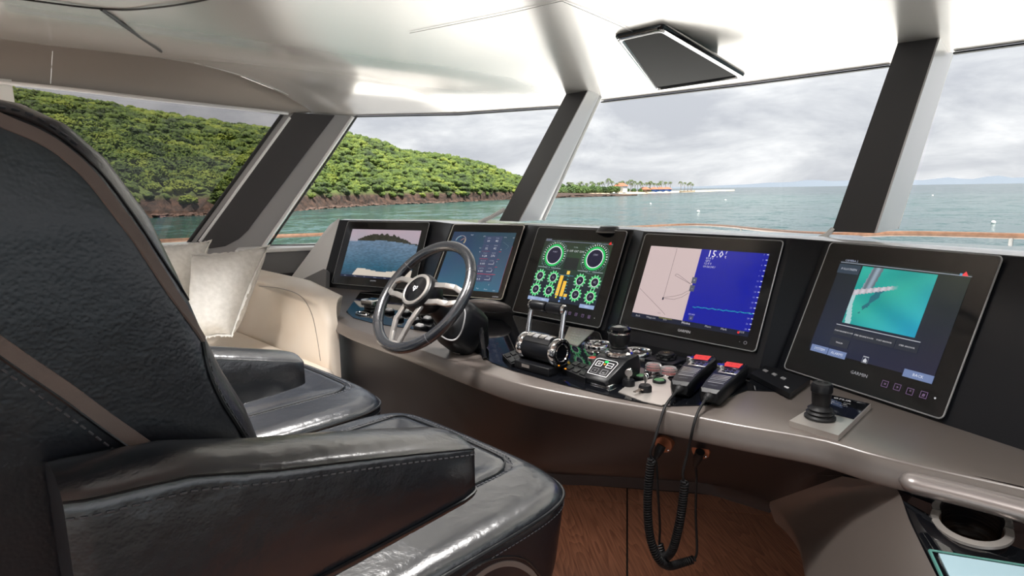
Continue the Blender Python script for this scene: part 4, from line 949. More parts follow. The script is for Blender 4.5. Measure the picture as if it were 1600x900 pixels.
a, b = D.ab(630, 208); D.text(a, b, 0.024, '15.0', (0.9, 0.9, 0.95)); D.text(a + 0.066, b - 0.013, 0.011, 'f', (0.9, 0.9, 0.95)); D.text(a + 0.066, b + 0.001, 0.011, 't', (0.9, 0.9, 0.95))
for x, y, s in ((625, 224, '81.4°F'), (620, 241, 'GPS'), (612, 257, '12.4 V'), (606, 277, '09:58:34U')): a, b = D.ab(x, y); D.text(a, b, 0.0075, s, (0.6, 0.62, 0.75))
for k in range(15): a, b = D.ab(lerp(1025, 905, k / 14), lerp(197, 675, k / 14)); D.rect(a - 0.004, b - 0.0014, a + 0.002, b + 0.0014, (0.7, 0.72, 0.85)); D.text(a - 0.013, b + 0.003, 0.005, str(k * 2), (0.35, 0.36, 0.6), True)
for k in range(60):
    t_ = k / 59; a, b = D.ab(lerp(540, 922, t_), lerp(528, 572, t_) + 5 * math.sin(k * 0.9) * hsh(k)); q = 0.4 + 0.6 * hsh(k * 3); D.rect(a, b - 0.001, a + 0.0032, b + 0.0018, (0.01, 0.30 * q + 0.1, 0.42 * q + 0.1))
a, b = D.ab(530, 600); D.rect(a - 0.008, b - 0.008, a + 0.008, b + 0.008, (0.05, 0.06, 0.16)); D.text(a, b + 0.004, 0.008, 'x', (0.4, 0.4, 0.6), True); a, b = D.ab(533, 581); D.text(a, b, 0.005, '200 kHz', (0.5, 0.5, 0.75), True)
for x, y, s, c in ((190, 590, 'Back', 0.4), (273, 603, 'Waypoint', 0.4), (363, 616, 'Info', 0.4), (495, 640, 'Home', 0.75), (636, 661, 'Menu', 0.5), (738, 678, 'Mark', 0.5), (852, 697, 'SOS', 0.5)): a, b = D.ab(x, y); D.text(a, b, 0.0068 if s != 'Home' else 0.009, s, (c, c, c * 1.05), True)
a, b = D.ab(833, 693); D.disc(a, b, 0.004, (0.7, 0.03, 0.03), 10); p, q = D.ab(325, 596), D.ab(410, 608); D.rect(p[0], p[1], q[0], p[1] + 0.0015, (0.35, 0.33, 0.05))
a, b = D.ab(482, 692); D.text(a, b, 0.009, 'GARMIN', (0.5, 0.48, 0.48), True); a, b = D.ab(877, 759); D.ring(a, b, 0.004, 0.0055, (0.25, 0.24, 0.26), 16); D.rect(a - 0.02, b - 0.001, a - 0.017, b + 0.001, (0.2, 0.2, 0.2))
D.build('screen_print', root)

# display 5: underwater anchor-chain picture on a dark page
D = DR[5]; D.z = (1210, 360, 0.3445); a0, b0, a1, b1 = D.box; w, h = a1 - a0, b1 - b0; root = DROOT[5]
bg_rect(D, D.box, None, 'dark_page', root, 12, 12, lambda u, v: (0.010 + 0.006 * u, 0.017 + 0.012 * u * (1 - v), 0.022 + 0.022 * v))
pq = [D.ab(*q) for q in ((402, 163), (743, 200), (636, 486), (305, 417))]; box = ((pq[0][0] + pq[3][0]) / 2, (pq[0][1] + pq[1][1]) / 2, (pq[1][0] + pq[2][0]) / 2, (pq[2][1] + pq[3][1]) / 2)
def under(u, v):
    g = 0.5 + 0.16 * math.sin(u * 7 + 3 * math.sin(v * 4.2)) + 0.13 * math.sin(v * 9 - u * 5 + 1.3)
    c = [lerp(0.004, 0.035, g), lerp(0.27, 0.46, g), lerp(0.27, 0.37, g) + 0.20 * max(0, u * 1.1 + v - 1.0)]
    cl = 0.47 - 0.33 * u; hw_ = 0.050 - 0.035 * u          # the anchor chain, fading out to the right
    if u < 0.58 and abs(v - cl) < hw_:
        lk = abs(math.sin(u * 36)); k_ = 0.62 + 0.38 * lk * (1 - 0.5 * abs(v - cl) / hw_); f_ = sstep((0.60 - u) / 0.16); return (lerp(c[0], 0.66 * k_, f_), lerp(c[1], 0.62 * k_, f_), lerp(c[2], 0.68 * k_, f_))
    hb_ = abs(u - 0.20 + 0.16 * (v - 0.2)); k_ = 0.7 + 0.3 * math.sin(u * 60 + v * 7)
    if hb_ < 0.075 and v < cl: return (0.30 * k_, 0.38 * k_, 0.46 * k_)
    if hb_ < 0.02 and v < cl: return (0.6, 0.6, 0.66)
    if v > cl and v < 0.80 and abs(u - (0.26 + 0.10 * math.sin(v * 5)) ) < 0.05 * (0.85 - v) / 0.4 + 0.012 * math.sin(v * 40): return (0.02, 0.14, 0.19)
    if v > 0.5 and abs(u - 0.045 - 0.03 * math.sin(v * 8)) < 0.022 + 0.02 * v: return (0.40, 0.60, 0.62)
    return tuple(c)
bg_rect(D, box, None, 'underwater_picture', root, 76, 60, under, -0.0002)
p, q = D.ab(302, 143), D.ab(897, 211); D.rect(p[0], p[1] - 0.0008, q[0], p[1] + 0.0008, (0.38, 0.42, 0.5)); a, b = D.ab(866, 200); D.poly([(a - 0.008, b + 0.004), (a, b - 0.008), (a + 0.008, b + 0.004)], (0.85, 0.05, 0.06)); D.rect(a - 0.012, b - 0.002, a - 0.006, b + 0.004, (0.1, 0.3, 0.5))
a, b = D.ab(320, 139); D.text(a, b, 0.006, 'CAMERA 2', (0.4, 0.45, 0.6)); a, b = D.ab(338, 176); D.rect(a - 0.034, b - 0.014, a + 0.034, b + 0.014, (0.03, 0.05, 0.075)); D.text(a, b + 0.003, 0.006, 'FULLSCREEN', (0.55, 0.58, 0.65), True)
p, q = D.ab(282, 424), D.ab(663, 508); D.rect(p[0], p[1] - 0.001, q[0], p[1] + 0.001, (0.5, 0.52, 0.56))
for x, y, s in ((314, 460, 'PORT ENGINE ROOM'), (404, 482, 'STBD ENGINE ROOM'), (497, 503, 'PORT ANCHOR'), (600, 527, 'STBD ANCHOR'), (294, 510, 'TENDER')):
    a, b = D.ab(x, y); D.rect(a - 0.029, b - 0.012, a + 0.029, b + 0.012, (0.020, 0.026, 0.040)); D.text(a, b + 0.002, 0.0040, s, (0.72, 0.73, 0.76), True)
for x, y, w_, s in ((204, 538, 0.055, 'SYSTEM'), (283, 560, 0.055, 'ALARMS'), (651, 661, 0.072, 'BACK')): a, b = D.ab(x, y); D.rect(a - w_ / 2, b - 0.010, a + w_ / 2, b + 0.010, (0.16, 0.22, 0.40)); D.text(a, b + 0.003, 0.007, s, (0.7, 0.74, 0.85), True)
a, b = D.ab(411, 589); D.ring(a, b, 0.010, 0.012, (0.16, 0.17, 0.2), 4, math.pi / 4, 2.25 * math.pi); D.poly([(a - 0.005, b + 0.006), (a - 0.005, b), (a, b - 0.006), (a + 0.005, b), (a + 0.005, b + 0.006)], (0.6, 0.62, 0.66)); D.rect(a - 0.008, b - 0.0105, a + 0.008, b - 0.009, (0.6, 0.62, 0.66))
a, b = D.ab(380, 658); D.text(a, b, 0.009, 'GARMIN', (0.34, 0.34, 0.36), True)
for i, (x, y) in enumerate(((501, 696), (557, 711), (615, 731), (677, 746))): a, b = D.ab(x, y); D.ring(a, b, 0.010, 0.0118, (0.20, 0.12, 0.25), 4, math.pi / 4, 2.25 * math.pi); D.text(a, b + 0.004, 0.008, '=+*#'[i], (0.32, 0.2, 0.38), True)
a, b = D.ab(729, 761); D.disc(a, b, 0.0025, (0.6, 0.6, 0.62), 8)
D.build('screen_print', root)

# fill lamp added under the ledge to brighten the footwell floor
fwl = thing('footwell_fill_lamp', 'slim fill light strip added under the console ledge to brighten the footwell', 'lamp', ledge[30] + V((0, 0.3, -0.05)))
q0, q1 = ledge[18] + V((0.0, 0.35, -0.052)), ledge[50] + V((0.0, 0.35, -0.052))
MB().tube([q0, q1], 0.008, 8).build('housing', m_steel, fwl)
ld = bpy.data.lights.new('footwell fill', 'AREA'); ld.shape = 'RECTANGLE'; ld.size = 0.8; ld.size_y = 0.03; ld.energy = 1.1; ld.color = (1.0, 0.93, 0.85)
lo_ = bpy.data.objects.new('footwell fill', ld); COL.objects.link(lo_); lo_.location = (q0 + q1) / 2 + V((0, 0, -0.012)); lo_.rotation_euler = (0, 0, math.atan2((q1 - q0).y, (q1 - q0).x))

# ================================================================== controls on the worktop
X_, Y_, Z_ = V((1, 0, 0)), V((0, 1, 0)), V((0, 0, 1))
T0 = WT + 0.003
def rot2(v, a): return V((v.x * math.cos(a) - v.y * math.sin(a), v.x * math.sin(a) + v.y * math.cos(a), 0))

# steering wheel
wc = ond(661, 461, 1.92); wn = V((0, -0.77, 0.64)).normalized(); wy = V((0, 0.64, 0.77)).normalized()
cb = onz(728, 548, WT); wh = thing('steering_unit', 'black leather steering wheel with silver spokes on a rounded black column housing', 'steering wheel', V((cb.x, cb.y, WT)))
def wp(r, a, k=0.0): return wc + (X_ * math.cos(a) + wy * math.sin(a)) * r + wn * k
MB().tube([wp(0.196, 2 * math.pi * k / 64) for k in range(64)], 0.0175, 14, closed=True).build('rim', m_leather_soft, wh)
for a in (0.55, 2.6, 3.9, 5.5):
    MB().tube([wp(0.196, a) + (wp(1, a) - wc).normalized() * 0.0177 * math.cos(q) + wn * 0.0177 * math.sin(q) for q in (2 * math.pi * k / 20 for k in range(20))], 0.0009, 5, closed=True).build('rim_seam', m_stitch, wh)
for A in (math.radians(176), math.radians(4), math.radians(270)):
    mb = MB(); wid = 0.62 if abs(A - math.radians(270)) > 0.1 else 0.80
    for s in (-1, 1):
        pts = [wp(0.055, A + s * wid, 0.012), wp(0.115, A + s * wid * 0.42, 0.018), wp(0.150, A + s * 0.20, 0.010), wp(0.184, A + s * 0.10, 0.002)]
        for a_, b_ in zip(pts, pts[1:]):
            t_ = (b_ - a_).normalized(); mb.box((a_ + b_) / 2, ((b_ - a_).length / 2 + 0.004, 0.0095, 0.006), (t_, wn.cross(t_), wn), 0.003, 2)
    t_ = (wp(1, A) - wc).normalized(); mb.box(wp(0.183, A, 0.002), (0.008, 0.024, 0.007), (t_, wn.cross(t_), wn), 0.003, 2)
    mb.build('spoke', m_spoke, wh)
MB().lathe(wc, wn, [(0.0, -0.06), (0.035, -0.06), (0.060, -0.03), (0.066, 0.0), (0.066, 0.022), (0.062, 0.032), (0.055, 0.036), (0.0, 0.036)], 40).build('hub', m_plastic, wh)
MB().lathe(wc + wn * 0.034, wn, [(0.058, 0.0), (0.057, 0.004), (0.050, 0.006), (0.046, 0.004)], 40, caps=False).build('hub_ring', m_spoke, wh)
cap = MB().lathe(wc + wn * 0.036, wn, [(0.047, 0.0), (0.03, 0.0025), (0.0, 0.004)], 32).build('hub_cap', m_gloss, wh)
G = Draw(wc, X_, -wy, wn, 0.0412); G.mb.col = None
def wpoly(pts): G.poly([(a * 0.001, b * 0.001) for a, b in pts], None)
for pts in ([(-11, -10), (-4, -10), (-4, -6), (-7, -6), (-7, 2), (-11, 0)], [(11, -10), (4, -10), (4, -6), (7, -6), (7, 2), (11, 0)], [(-3, -8), (3, -8), (3, -4), (-3, -4)], [(-6, 0), (6, 0), (5, 5), (0, 11), (-5, 5)], [(-3, -3), (3, -3), (2, -1), (-2, -1)]): wpoly(pts)
G.mb.col = None; G.mb.c = []; G.mb.build('emblem', m_print, cap, flat=True)
# steering column pod
cb = onz(728, 548, WT); col_c = wc - wn * 0.13
pod = wh
MB().tube([wc - wn * 0.045, wc - wn * 0.09, wc - wn * 0.13], [0.036, 0.04, 0.05], 20).build('shaft', m_plastic, pod)
pc = ond(722, 512, 2.0)
MB().box(pc, (0.060, 0.075, 0.085), (X_, wy.cross(X_) * -1, wy), 0.045, 5).build('housing', m_plastic, pod)
MB().tube(smooth([ond(*q) for q in ((722, 477, 1.90), (727, 490, 1.89), (722, 515, 1.88), (712, 530, 1.88), (698, 530, 1.88), (684, 520, 1.90))], 6), 0.0025, 6).build('trim_line', m_silver, pod)
q = [V((cb.x - 0.03, cb.y - 0.02, WT)), V((cb.x + 0.05, cb.y - 0.02, WT))]
MB().box((cb.x - 0.01, cb.y + 0.02, WT + 0.055), (0.055, 0.06, 0.055), r=0.02).build('foot', m_plastic, pod)
MB().box(onz(716, 553, WT) + V((0, 0, 0.014)), (0.02, 0.012, 0.012), r=0.004).build('clamp', m_steel, pod)
MB().tube([onz(757, 560, T0 + 0.004), ond(752, 520, 1.98), ond(746, 492, 2.02), ond(738, 482, 2.05)], [0.008, 0.010, 0.010, 0.004], 8).build('edge_strut', m_gloss, pod)
# taupe brow under the blue data display
bc = ond(762, 478, 2.56)
MB().ball(bc, (0.115, 0.05, 0.022), (SCR[2]['l'], SCR[2]['n'], SCR[2]['d'] * -1), 24, 12).build('display_brow', m_bar, con)
MB().add([ond(764, 489, 2.5), ond(790, 478, 2.5), ond(792, 482, 2.5), ond(770, 496, 2.5)], [(0, 1, 2, 3)])

# silver levers in the port inlay
lv = thing('trim_lever', 'chunky chrome lever block on the gloss black inlay left of the wheel', 'lever', onz(572, 484, T0))
p = onz(576, 482, T0); ax = (rot2(X_, 0.1), rot2(Y_, 0.1), Z_)
MB().box(p + V((0, 0.02, 0.028)), (0.045, 0.035, 0.016), ax, 0.008).build('grip', m_chrome, lv)
MB().box(p + V((-0.005, 0.02, 0.010)), (0.03, 0.025, 0.010), ax, 0.005).build('stem', m_steel, lv)
MB().box(p + V((0.012, 0.02, 0.0445)), (0.026, 0.02, 0.001), ax).build('top_plate', m_gloss, lv)
rg = thing('chrome_bezel', 'small oval chrome bezel on the inlay in front of the lever block', 'bezel', onz(566, 491, T0))
p = onz(566, 491, T0); MB().tube([p + X_ * (0.045 * math.cos(q)) + Y_ * (0.02 * math.sin(q)) + V((0, 0, 0.004)) for q in (2 * math.pi * k / 30 for k in range(30))], 0.003, 6, closed=True).build('ring', m_chrome, rg)
for k, (px, py) in enumerate(((608, 489), (622, 500), (634, 491), (648, 503), (656, 514), (668, 502))):
    p = onz(px, py, T0); sw = thing('rocker_switch', ['silver rocker switch on the inlay behind the wheel, nearest the lever block', 'silver rocker switch seen through the wheel, front row left', 'silver rocker switch seen through the wheel, back row middle', 'silver rocker switch seen through the wheel, front row middle', 'silver rocker switch seen through the wheel, nearest the lip', 'silver rocker switch seen through the wheel, furthest right'][k], 'switch', p, 'silver rocker switches behind the wheel')
    MB().box(p + V((0, 0, 0.006)), (0.024, 0.016, 0.006), (X_, Y_, Z_), 0.003).build('base', m_plastic, sw); MB().box(p + V((0, 0, 0.014)), (0.019, 0.011, 0.007), (X_, V((0, 0.96, 0.28)), V((0, -0.28, 0.96))), 0.005).build('paddle', m_silver, sw)

# engine throttle
tc_ = onz(858, 578, WT); tcz = WT + 0.066
thr = thing('engine_throttle', 'twin lever engine throttle with black barrel, chrome caps and two grips', 'throttle', V((tc_.x, tc_.y + 0.03, WT)))
bl_, br_ = onz(821, 541, tcz), onz(876, 549, tcz); cy = (bl_.y + br_.y) / 2; xl, xr = bl_.x, br_.x; tcen = V(((xl + xr) / 2, cy, tcz)); hw = (xr - xl) / 2
MB().lathe(tcen - X_ * hw, X_, [(0.0, 0), (0.038, 0), (0.040, 0.004), (0.040, 2 * hw - 0.004), (0.038, 2 * hw), (0.0, 2 * hw)], 36).build('barrel', m_satin, thr)
for s in (-1, 1):
    c = tcen + X_ * (s * hw)
    cp = MB().lathe(c, X_ * s, [(0.041, -0.006), (0.044, 0.0), (0.0445, 0.012), (0.042, 0.017), (0.036, 0.018)], 40, caps=False).build('end_cap', m_chrome, thr)
    MB().lathe(c, X_ * s, [(0.037, 0.016), (0.0, 0.0165)], 32).build('end_disc', m_gloss, cp); MB().lathe(c, X_ * s, [(0.024, 0.0165), (0.0255, 0.019), (0.028, 0.019), (0.029, 0.0165)], 32, caps=False).build('end_ring', m_chrome, cp)
MB().box(V((tcen.x, cy - 0.01, WT + 0.016)), (hw + 0.012, 0.045, 0.013), r=0.004).build('plinth', m_plastic, thr)
lab = MB().box(V((tcen.x - hw * 0.35, cy - 0.0555, WT + 0.019)), (0.016, 0.0008, 0.005)).build('name_plate', m_steel, thr)
def bar_pt(a, r): return V((0, cy - math.sin(a) * r, tcz + math.cos(a) * r))
mb = MB()
for i in range(7):                             # key panel curved over the top of the barrel
    pass
rows = [[bar_pt(a, 0.0425) + X_ * x for x in (tcen.x - hw * 0.85, tcen.x + hw * 0.85)] for a in (-0.75 + 0.15 * k for k in range(12))]
MB().loft(rows).build('key_panel', m_plastic, thr)
for j in range(4):
    for i in range(2):
        a = -0.35 + i * 0.62; x = tcen.x + hw * (-0.62 + 0.41 * j); wd = hw * 0.17
        MB().loft([[bar_pt(a + q, 0.0425 + (0.003 if abs(q) < 0.22 else 0)) + X_ * (x + s * wd) for s in (-1, 1)] for q in (-0.24, -0.21, 0, 0.21, 0.24)]).build('key', m_steel if (i + j) % 2 else m_greytrim, thr, flat=True)
gy, gz = cy + 0.022, tcz + 0.128
for s in (-1, 1):
    gx0 = tcen.x + s * (hw + 0.006); 
    lever = MB().tube(smooth([V((tcen.x + s * (hw + 0.008), cy + 0.004, tcz + 0.03)), V((tcen.x + s * (hw + 0.008), cy + 0.012, tcz + 0.07)), V((gx0, gy, gz - 0.012)), V((gx0 - s * 0.004, gy, gz))], 5), 0.0085, 10).build('lever', m_chrome, thr)
    MB().lathe(V((gx0 + s * 0.004, gy, gz)), X_ * -s, [(0.0, -0.002), (0.012, -0.002), (0.0155, 0.002), (0.0155, 0.006)], 24, caps=False).build('lever_boss', m_chrome, lever)
    MB().lathe(V((gx0, gy, gz)), X_ * -s, [(0.012, 0.004), (0.0165, 0.008), (0.0170, hw - 0.002), (0.014, hw + 0.003), (0.0, hw + 0.003)], 24).build('grip', m_satin, lever)

# joystick control
jp = onz(967, 552, 0.972); jx, jy = X_, Y_
joy = thing('docking_joystick', 'black docking joystick with chrome collar and lit four-button panel', 'joystick', V((jp.x, jp.y - 0.02, WT)))
def jq(x, y, z): return V((jp.x + x, jp.y + y, z))
sec = [(-0.118, 0.905, 0.918, 0.040), (-0.112, 0.905, 0.926, 0.046), (-0.040, 0.905, 0.966, 0.055), (-0.028, 0.905, 0.970, 0.056), (0.030, 0.905, 0.972, 0.052), (0.045, 0.905, 0.962, 0.044), (0.05, 0.905, 0.94, 0.036)]
rows = [[jq(-w_, y, z0 + 0.004), jq(-w_ * 1.04, y, lerp(z0, z1, 0.5)), jq(-w_ * 0.92, y, z1 - 0.003), jq(-w_ * 0.8, y, z1), jq(w_ * 0.8, y, z1), jq(w_ * 0.92, y, z1 - 0.003), jq(w_ * 1.04, y, lerp(z0, z1, 0.5)), jq(w_, y, z0 + 0.004)] for y, z0, z1, w_ in sec]
MB().loft(rows, closed=True, caps=True).build('housing', m_plastic, joy, angle=30)
MB().box(jq(0, -0.035, WT + 0.006), (0.05, 0.08, 0.006), r=0.004).build('base', m_chrome, joy)
fd = V((0, 0.074, 0.043)).normalized(); fn = V((0, -fd.z, fd.y)); fc = jq(0, -0.078, 0.9465)
G = Draw(fc, X_, -fd, fn, 0.0012); G.mb.col = None
G.line([(-0.033, 0.033), (-0.038, -0.024), (-0.030, -0.030), (0.030, -0.030), (0.038, -0.024), (0.033, 0.033), (-0.033, 0.033)], 0.0022, None); G.mb.build('panel_outline', m_print, joy, flat=True)
for i, (x, y, lit) in enumerate(((-0.018, -0.010, 1), (0.018, -0.010, 1), (-0.016, 0.018, 0), (0.016, 0.018, 0))):
    G = Draw(fc, X_, -fd, fn, 0.0014 + 0.0002 * i); G.mb.col = None; mt_ = m_print if lit else m_print_dim
    G.line([(x - 0.010, y - 0.009), (x + 0.010, y - 0.009), (x + 0.010, y + 0.009), (x - 0.010, y + 0.009), (x - 0.010, y - 0.009)], 0.0026 if lit else 0.0012, None)
    if i == 0: G.ring(x, y, 0.002, 0.004, None, 12)
    elif i == 1: G.rect(x - 0.010, y - 0.001, x + 0.010, y + 0.0015, None)
    elif i == 2: G.rect(x - 0.004, y - 0.0006, x + 0.004, y + 0.0006, None); G.rect(x - 0.0006, y - 0.004, x + 0.0006, y + 0.004, None)
    else: G.rect(x - 0.004, y + 0.002, x + 0.004, y + 0.004, None)
    G.mb.build('button', mt_, joy, flat=True)
MB().box(fc + fd * 0.022 + fn * 0.001, (0.005, 0.003, 0.0008), (X_, fd, fn)).build('lamp', m_green_led, joy); MB().box(fc + fd * 0.012 + fn * 0.001 - X_ * 0.001, (0.0022, 0.0022, 0.0008), (X_, fd, fn)).build('lamp', m_orange_led, joy)
MB().lathe(jq(0, 0, 0.970), Z_, [(0.041, 0), (0.0415, 0.006), (0.038, 0.011), (0.032, 0.012)], 40, caps=False).build('collar', m_chrome, joy)
st = MB().lathe(jq(0, 0, 0.975), Z_, [(0.033, 0), (0.030, 0.010), (0.024, 0.014), (0.026, 0.018), (0.024, 0.022), (0.029, 0.030), (0.0315, 0.042), (0.032, 0.052), (0.031, 0.058)], 36).build('stick', m_plastic, joy)
MB().lathe(jq(0, 0, 1.033), Z_, [(0.0315, 0), (0.0335, 0.003), (0.0335, 0.006)], 36, caps=False).build('stick_ring', m_chrome, st)
MB().lathe(jq(0, 0, 1.037), Z_, [(0.0335, 0), (0.033, 0.010), (0.026, 0.018), (0.0, 0.021)], 12, caps=False).build('knob', m_gloss, st, flat=True)

# round chrome bezels behind the joystick
for px, py, r, lab in ((934, 541, 0.047, 'round chrome-ringed black dish behind the joystick, on its left'), (995, 553, 0.050, 'round chrome-ringed black dish behind the joystick, on its right')):
    p = onz(px, py, T0); b = thing('chrome_bezel', lab, 'bezel', p)
    MB().lathe(p, Z_, [(r, 0), (r, 0.008), (r * 0.93, 0.013), (r * 0.84, 0.010), (r * 0.82, 0.003)], 40, caps=False).build('ring', m_chrome, b); MB().lathe(p, Z_, [(r * 0.82, 0.004), (r * 0.5, 0.002), (0, 0.002)], 32, caps=False).build('dish', m_gloss, b)
    MB().lathe(p + V((0, 0, 0.002)), Z_, [(r * 0.24, 0), (r * 0.26, 0.006), (r * 0.15, 0.011), (0, 0.012)], 18).build('button', m_chrome, b)

# dial with a gold mark on its own square plate
p = onz(1041, 562, T0); b = thing('rotary_dial', 'black round dial with a gold S mark on a square plate below the depth display', 'dial', p)
MB().box(p + V((0, 0.0, 0.002)), (0.052, 0.048, 0.003), r=0.002).build('plate', m_satin, b)
MB().lathe(p + V((0, 0, 0.004)), Z_, [(0.033, 0), (0.034, 0.004), (0.031, 0.007), (0.028, 0.008), (0.027, 0.017), (0.024, 0.020), (0, 0.020)], 36).build('knob', m_plastic, b)
for k in range(8):
    a = 2 * math.pi * k / 8; MB().box(p + V((0.0295 * math.cos(a), 0.0295 * math.sin(a), 0.012)), (0.004, 0.005, 0.006), (V((math.cos(a), math.sin(a), 0)), V((-math.sin(a), math.cos(a), 0)), Z_), 0.002, 2).build('finger_lug', m_plastic, b)
G = Draw(p + V((0, 0, 0.0242)), X_, -Y_, Z_, 0.0004); G.mb.col = None; G.text(0, 0.009, 0.020, 'S', None, True); G.rect(-0.012, -0.001, 0.012, 0.001, None); G.mb.c = []; G.mb.build('gold_mark', m_gold, b, flat=True)

# buttons, clear caps, key switches
for px, py, lab in ((1021, 580, 'clear ribbed safety cap over a red button, left of two'), (1045, 586, 'clear ribbed safety cap over a red button, beside the first handset')):
    p = onz(px, py, T0 + 0.002); b = thing('safety_cap', lab, 'button', p)
    MB().lathe(p, Z_, [(0.014, 0), (0.014, 0.008), (0, 0.009)], 20).build('red_button', m_redcap, b)
    MB().lathe(p, Z_, [(0.025, 0), (0.025, 0.018), (0.021, 0.024), (0, 0.025)], 14).build('clear_cover', m_clear, b, flat=True); MB().lathe(p, Z_, [(0.027, 0), (0.027, 0.005), (0.024, 0.006)], 28, caps=False).build('collar', m_chrome, b)
for px, py, lab in ((1001, 590, 'dark green push button behind the key switches'), (1030, 597, 'dark green push button right of the keys, by the handset')):
    p = onz(px, py, T0 + 0.002); b = thing('push_button', lab, 'button', p)
    MB().lathe(p, Z_, [(0.019, 0), (0.019, 0.006), (0.016, 0.008)], 28, caps=False).build('bezel', m_plastic, b); MB().lathe(p, Z_, [(0.016, 0.006), (0.012, 0.009), (0, 0.009)], 24, caps=False).build('cap', m_greencap, b)
p = onz(927, 561, T0); b = thing('push_button', 'flat red push button in front of the left chrome bezel', 'button', p)
MB().lathe(p, Z_, [(0.018, 0), (0.018, 0.005), (0.015, 0.006)], 28, caps=False).build('bezel', m_steel, b); MB().lathe(p, Z_, [(0.015, 0.004), (0.010, 0.007), (0, 0.007)], 24, caps=False).build('cap', m_redcap, b)
for k, (px, py, a0_, lab) in enumerate(((982, 602, 0.4, 'ignition switch with an upright steel key, beside the joystick'), (1008, 611, -0.5, 'ignition switch with a bunch of steel keys, nearest the lip'))):
    p = onz(px, py, T0 + 0.002); b = thing('key_switch', lab, 'switch', p)
    MB().lathe(p, Z_, [(0.018, 0), (0.018, 0.012), (0.015, 0.018), (0.006, 0.018), (0, 0.018)], 28).build('barrel', m_plastic, b)
    ka = V((math.cos(a0_), math.sin(a0_), 0))
    key = MB().lathe(p + V((0, 0, 0.036)), ka.cross(Z_), [(0, -0.0012), (0.010, -0.0012), (0.011, 0), (0.010, 0.0012), (0, 0.0012)], 20).box(p + V((0, 0, 0.022)), (0.003, 0.001, 0.008), (ka, Z_.cross(ka), Z_)).build('key', m_steel, b)
    MB().tube([p + V((0, 0, 0.042)) + V((0.007 * math.cos(q), 0.004, 0.007 * math.sin(q))) for q in (2 * math.pi * i / 16 for i in range(16))], 0.0009, 5, closed=True).build('key_ring', m_chrome, b)
    if k:
        d2 = (onz(992, 612, T0 + 0.012) - p); d2.z = 0; d2.normalize(); c2 = p + d2 * 0.03 + V((0, 0, 0.010))
        MB().box(c2, (0.020, 0.004, 0.0012), (d2, Z_.cross(d2), Z_)).box(c2 - d2 * 0.016, (0.009, 0.008, 0.0014), (d2, Z_.cross(d2), Z_), 0.001).build('spare_key', m_bronze, b)

# small keypads and an engraved plate
def keypad(pts, h, lab, nx, ny, led):
    q = [onz(*p, WT + h) for p in pts]; c = sum(q, V()) / 4; b = thing('keypad', lab, 'keypad', V((c.x, c.y, WT)))
    MB().prism([p - V((0, 0, h - 0.003)) for p in q], (0, 0, h - 0.003)).build('case', m_plastic, b, flat=True)
    for i in range(nx):
        for j in range(ny):
            u, v = (i + 0.5) / nx, (j + 0.5) / ny; m = q[0].lerp(q[1], u).lerp(q[3].lerp(q[2], u), v); ex_ = (q[1] - q[0]) / nx * 0.34; ey_ = (q[3] - q[0]) / ny * 0.30
            MB().prism([m - ex_ - ey_, m + ex_ - ey_, m + ex_ + ey_, m - ex_ + ey_], (0, 0, 0.003)).build('key', m_gasket if (i + j) % 2 else m_rubber, b, flat=True)
    for u, v in led:
        m = q[0].lerp(q[1], u).lerp(q[3].lerp(q[2], u), v); MB().box(m + V((0, 0, 0.0012)), (0.0024, 0.0024, 0.0012)).build('lamp', m_orange_led, b)
keypad([(785, 554), (812, 544), (824, 561), (799, 569)], 0.014, 'small black keypad at the left foot of the throttle', 3, 2, [])
keypad([(879, 576), (900, 564), (929, 573), (914, 591)], 0.020, 'small black keypad with orange lamps right of the throttle', 2, 3, [(0.06, 0.1), (0.5, 0.94)])
q = [onz(*p, T0 + 0.001) for p in ((889, 511), (928, 517), (903, 541), (880, 534))]; b = thing('engraved_plate', 'pale engraved metal plate between throttle and engine display', 'plate', sum(q, V()) / 4)
MB().prism([p - V((0, 0, 0.001)) for p in q], (0, 0, 0.003)).build('plate', m_plate, b, flat=True)
for k in range(5):
    a = q[0].lerp(q[3], 0.15 + 0.17 * k); c = q[1].lerp(q[2], 0.15 + 0.17 * k); MB().tube([a.lerp(c, 0.2) + V((0, 0, 0.0025)), a.lerp(c, 0.75 - 0.08 * (k % 2)) + V((0, 0, 0.0025))], 0.0008, 4).build('engraved_line', m_print_dim, b)

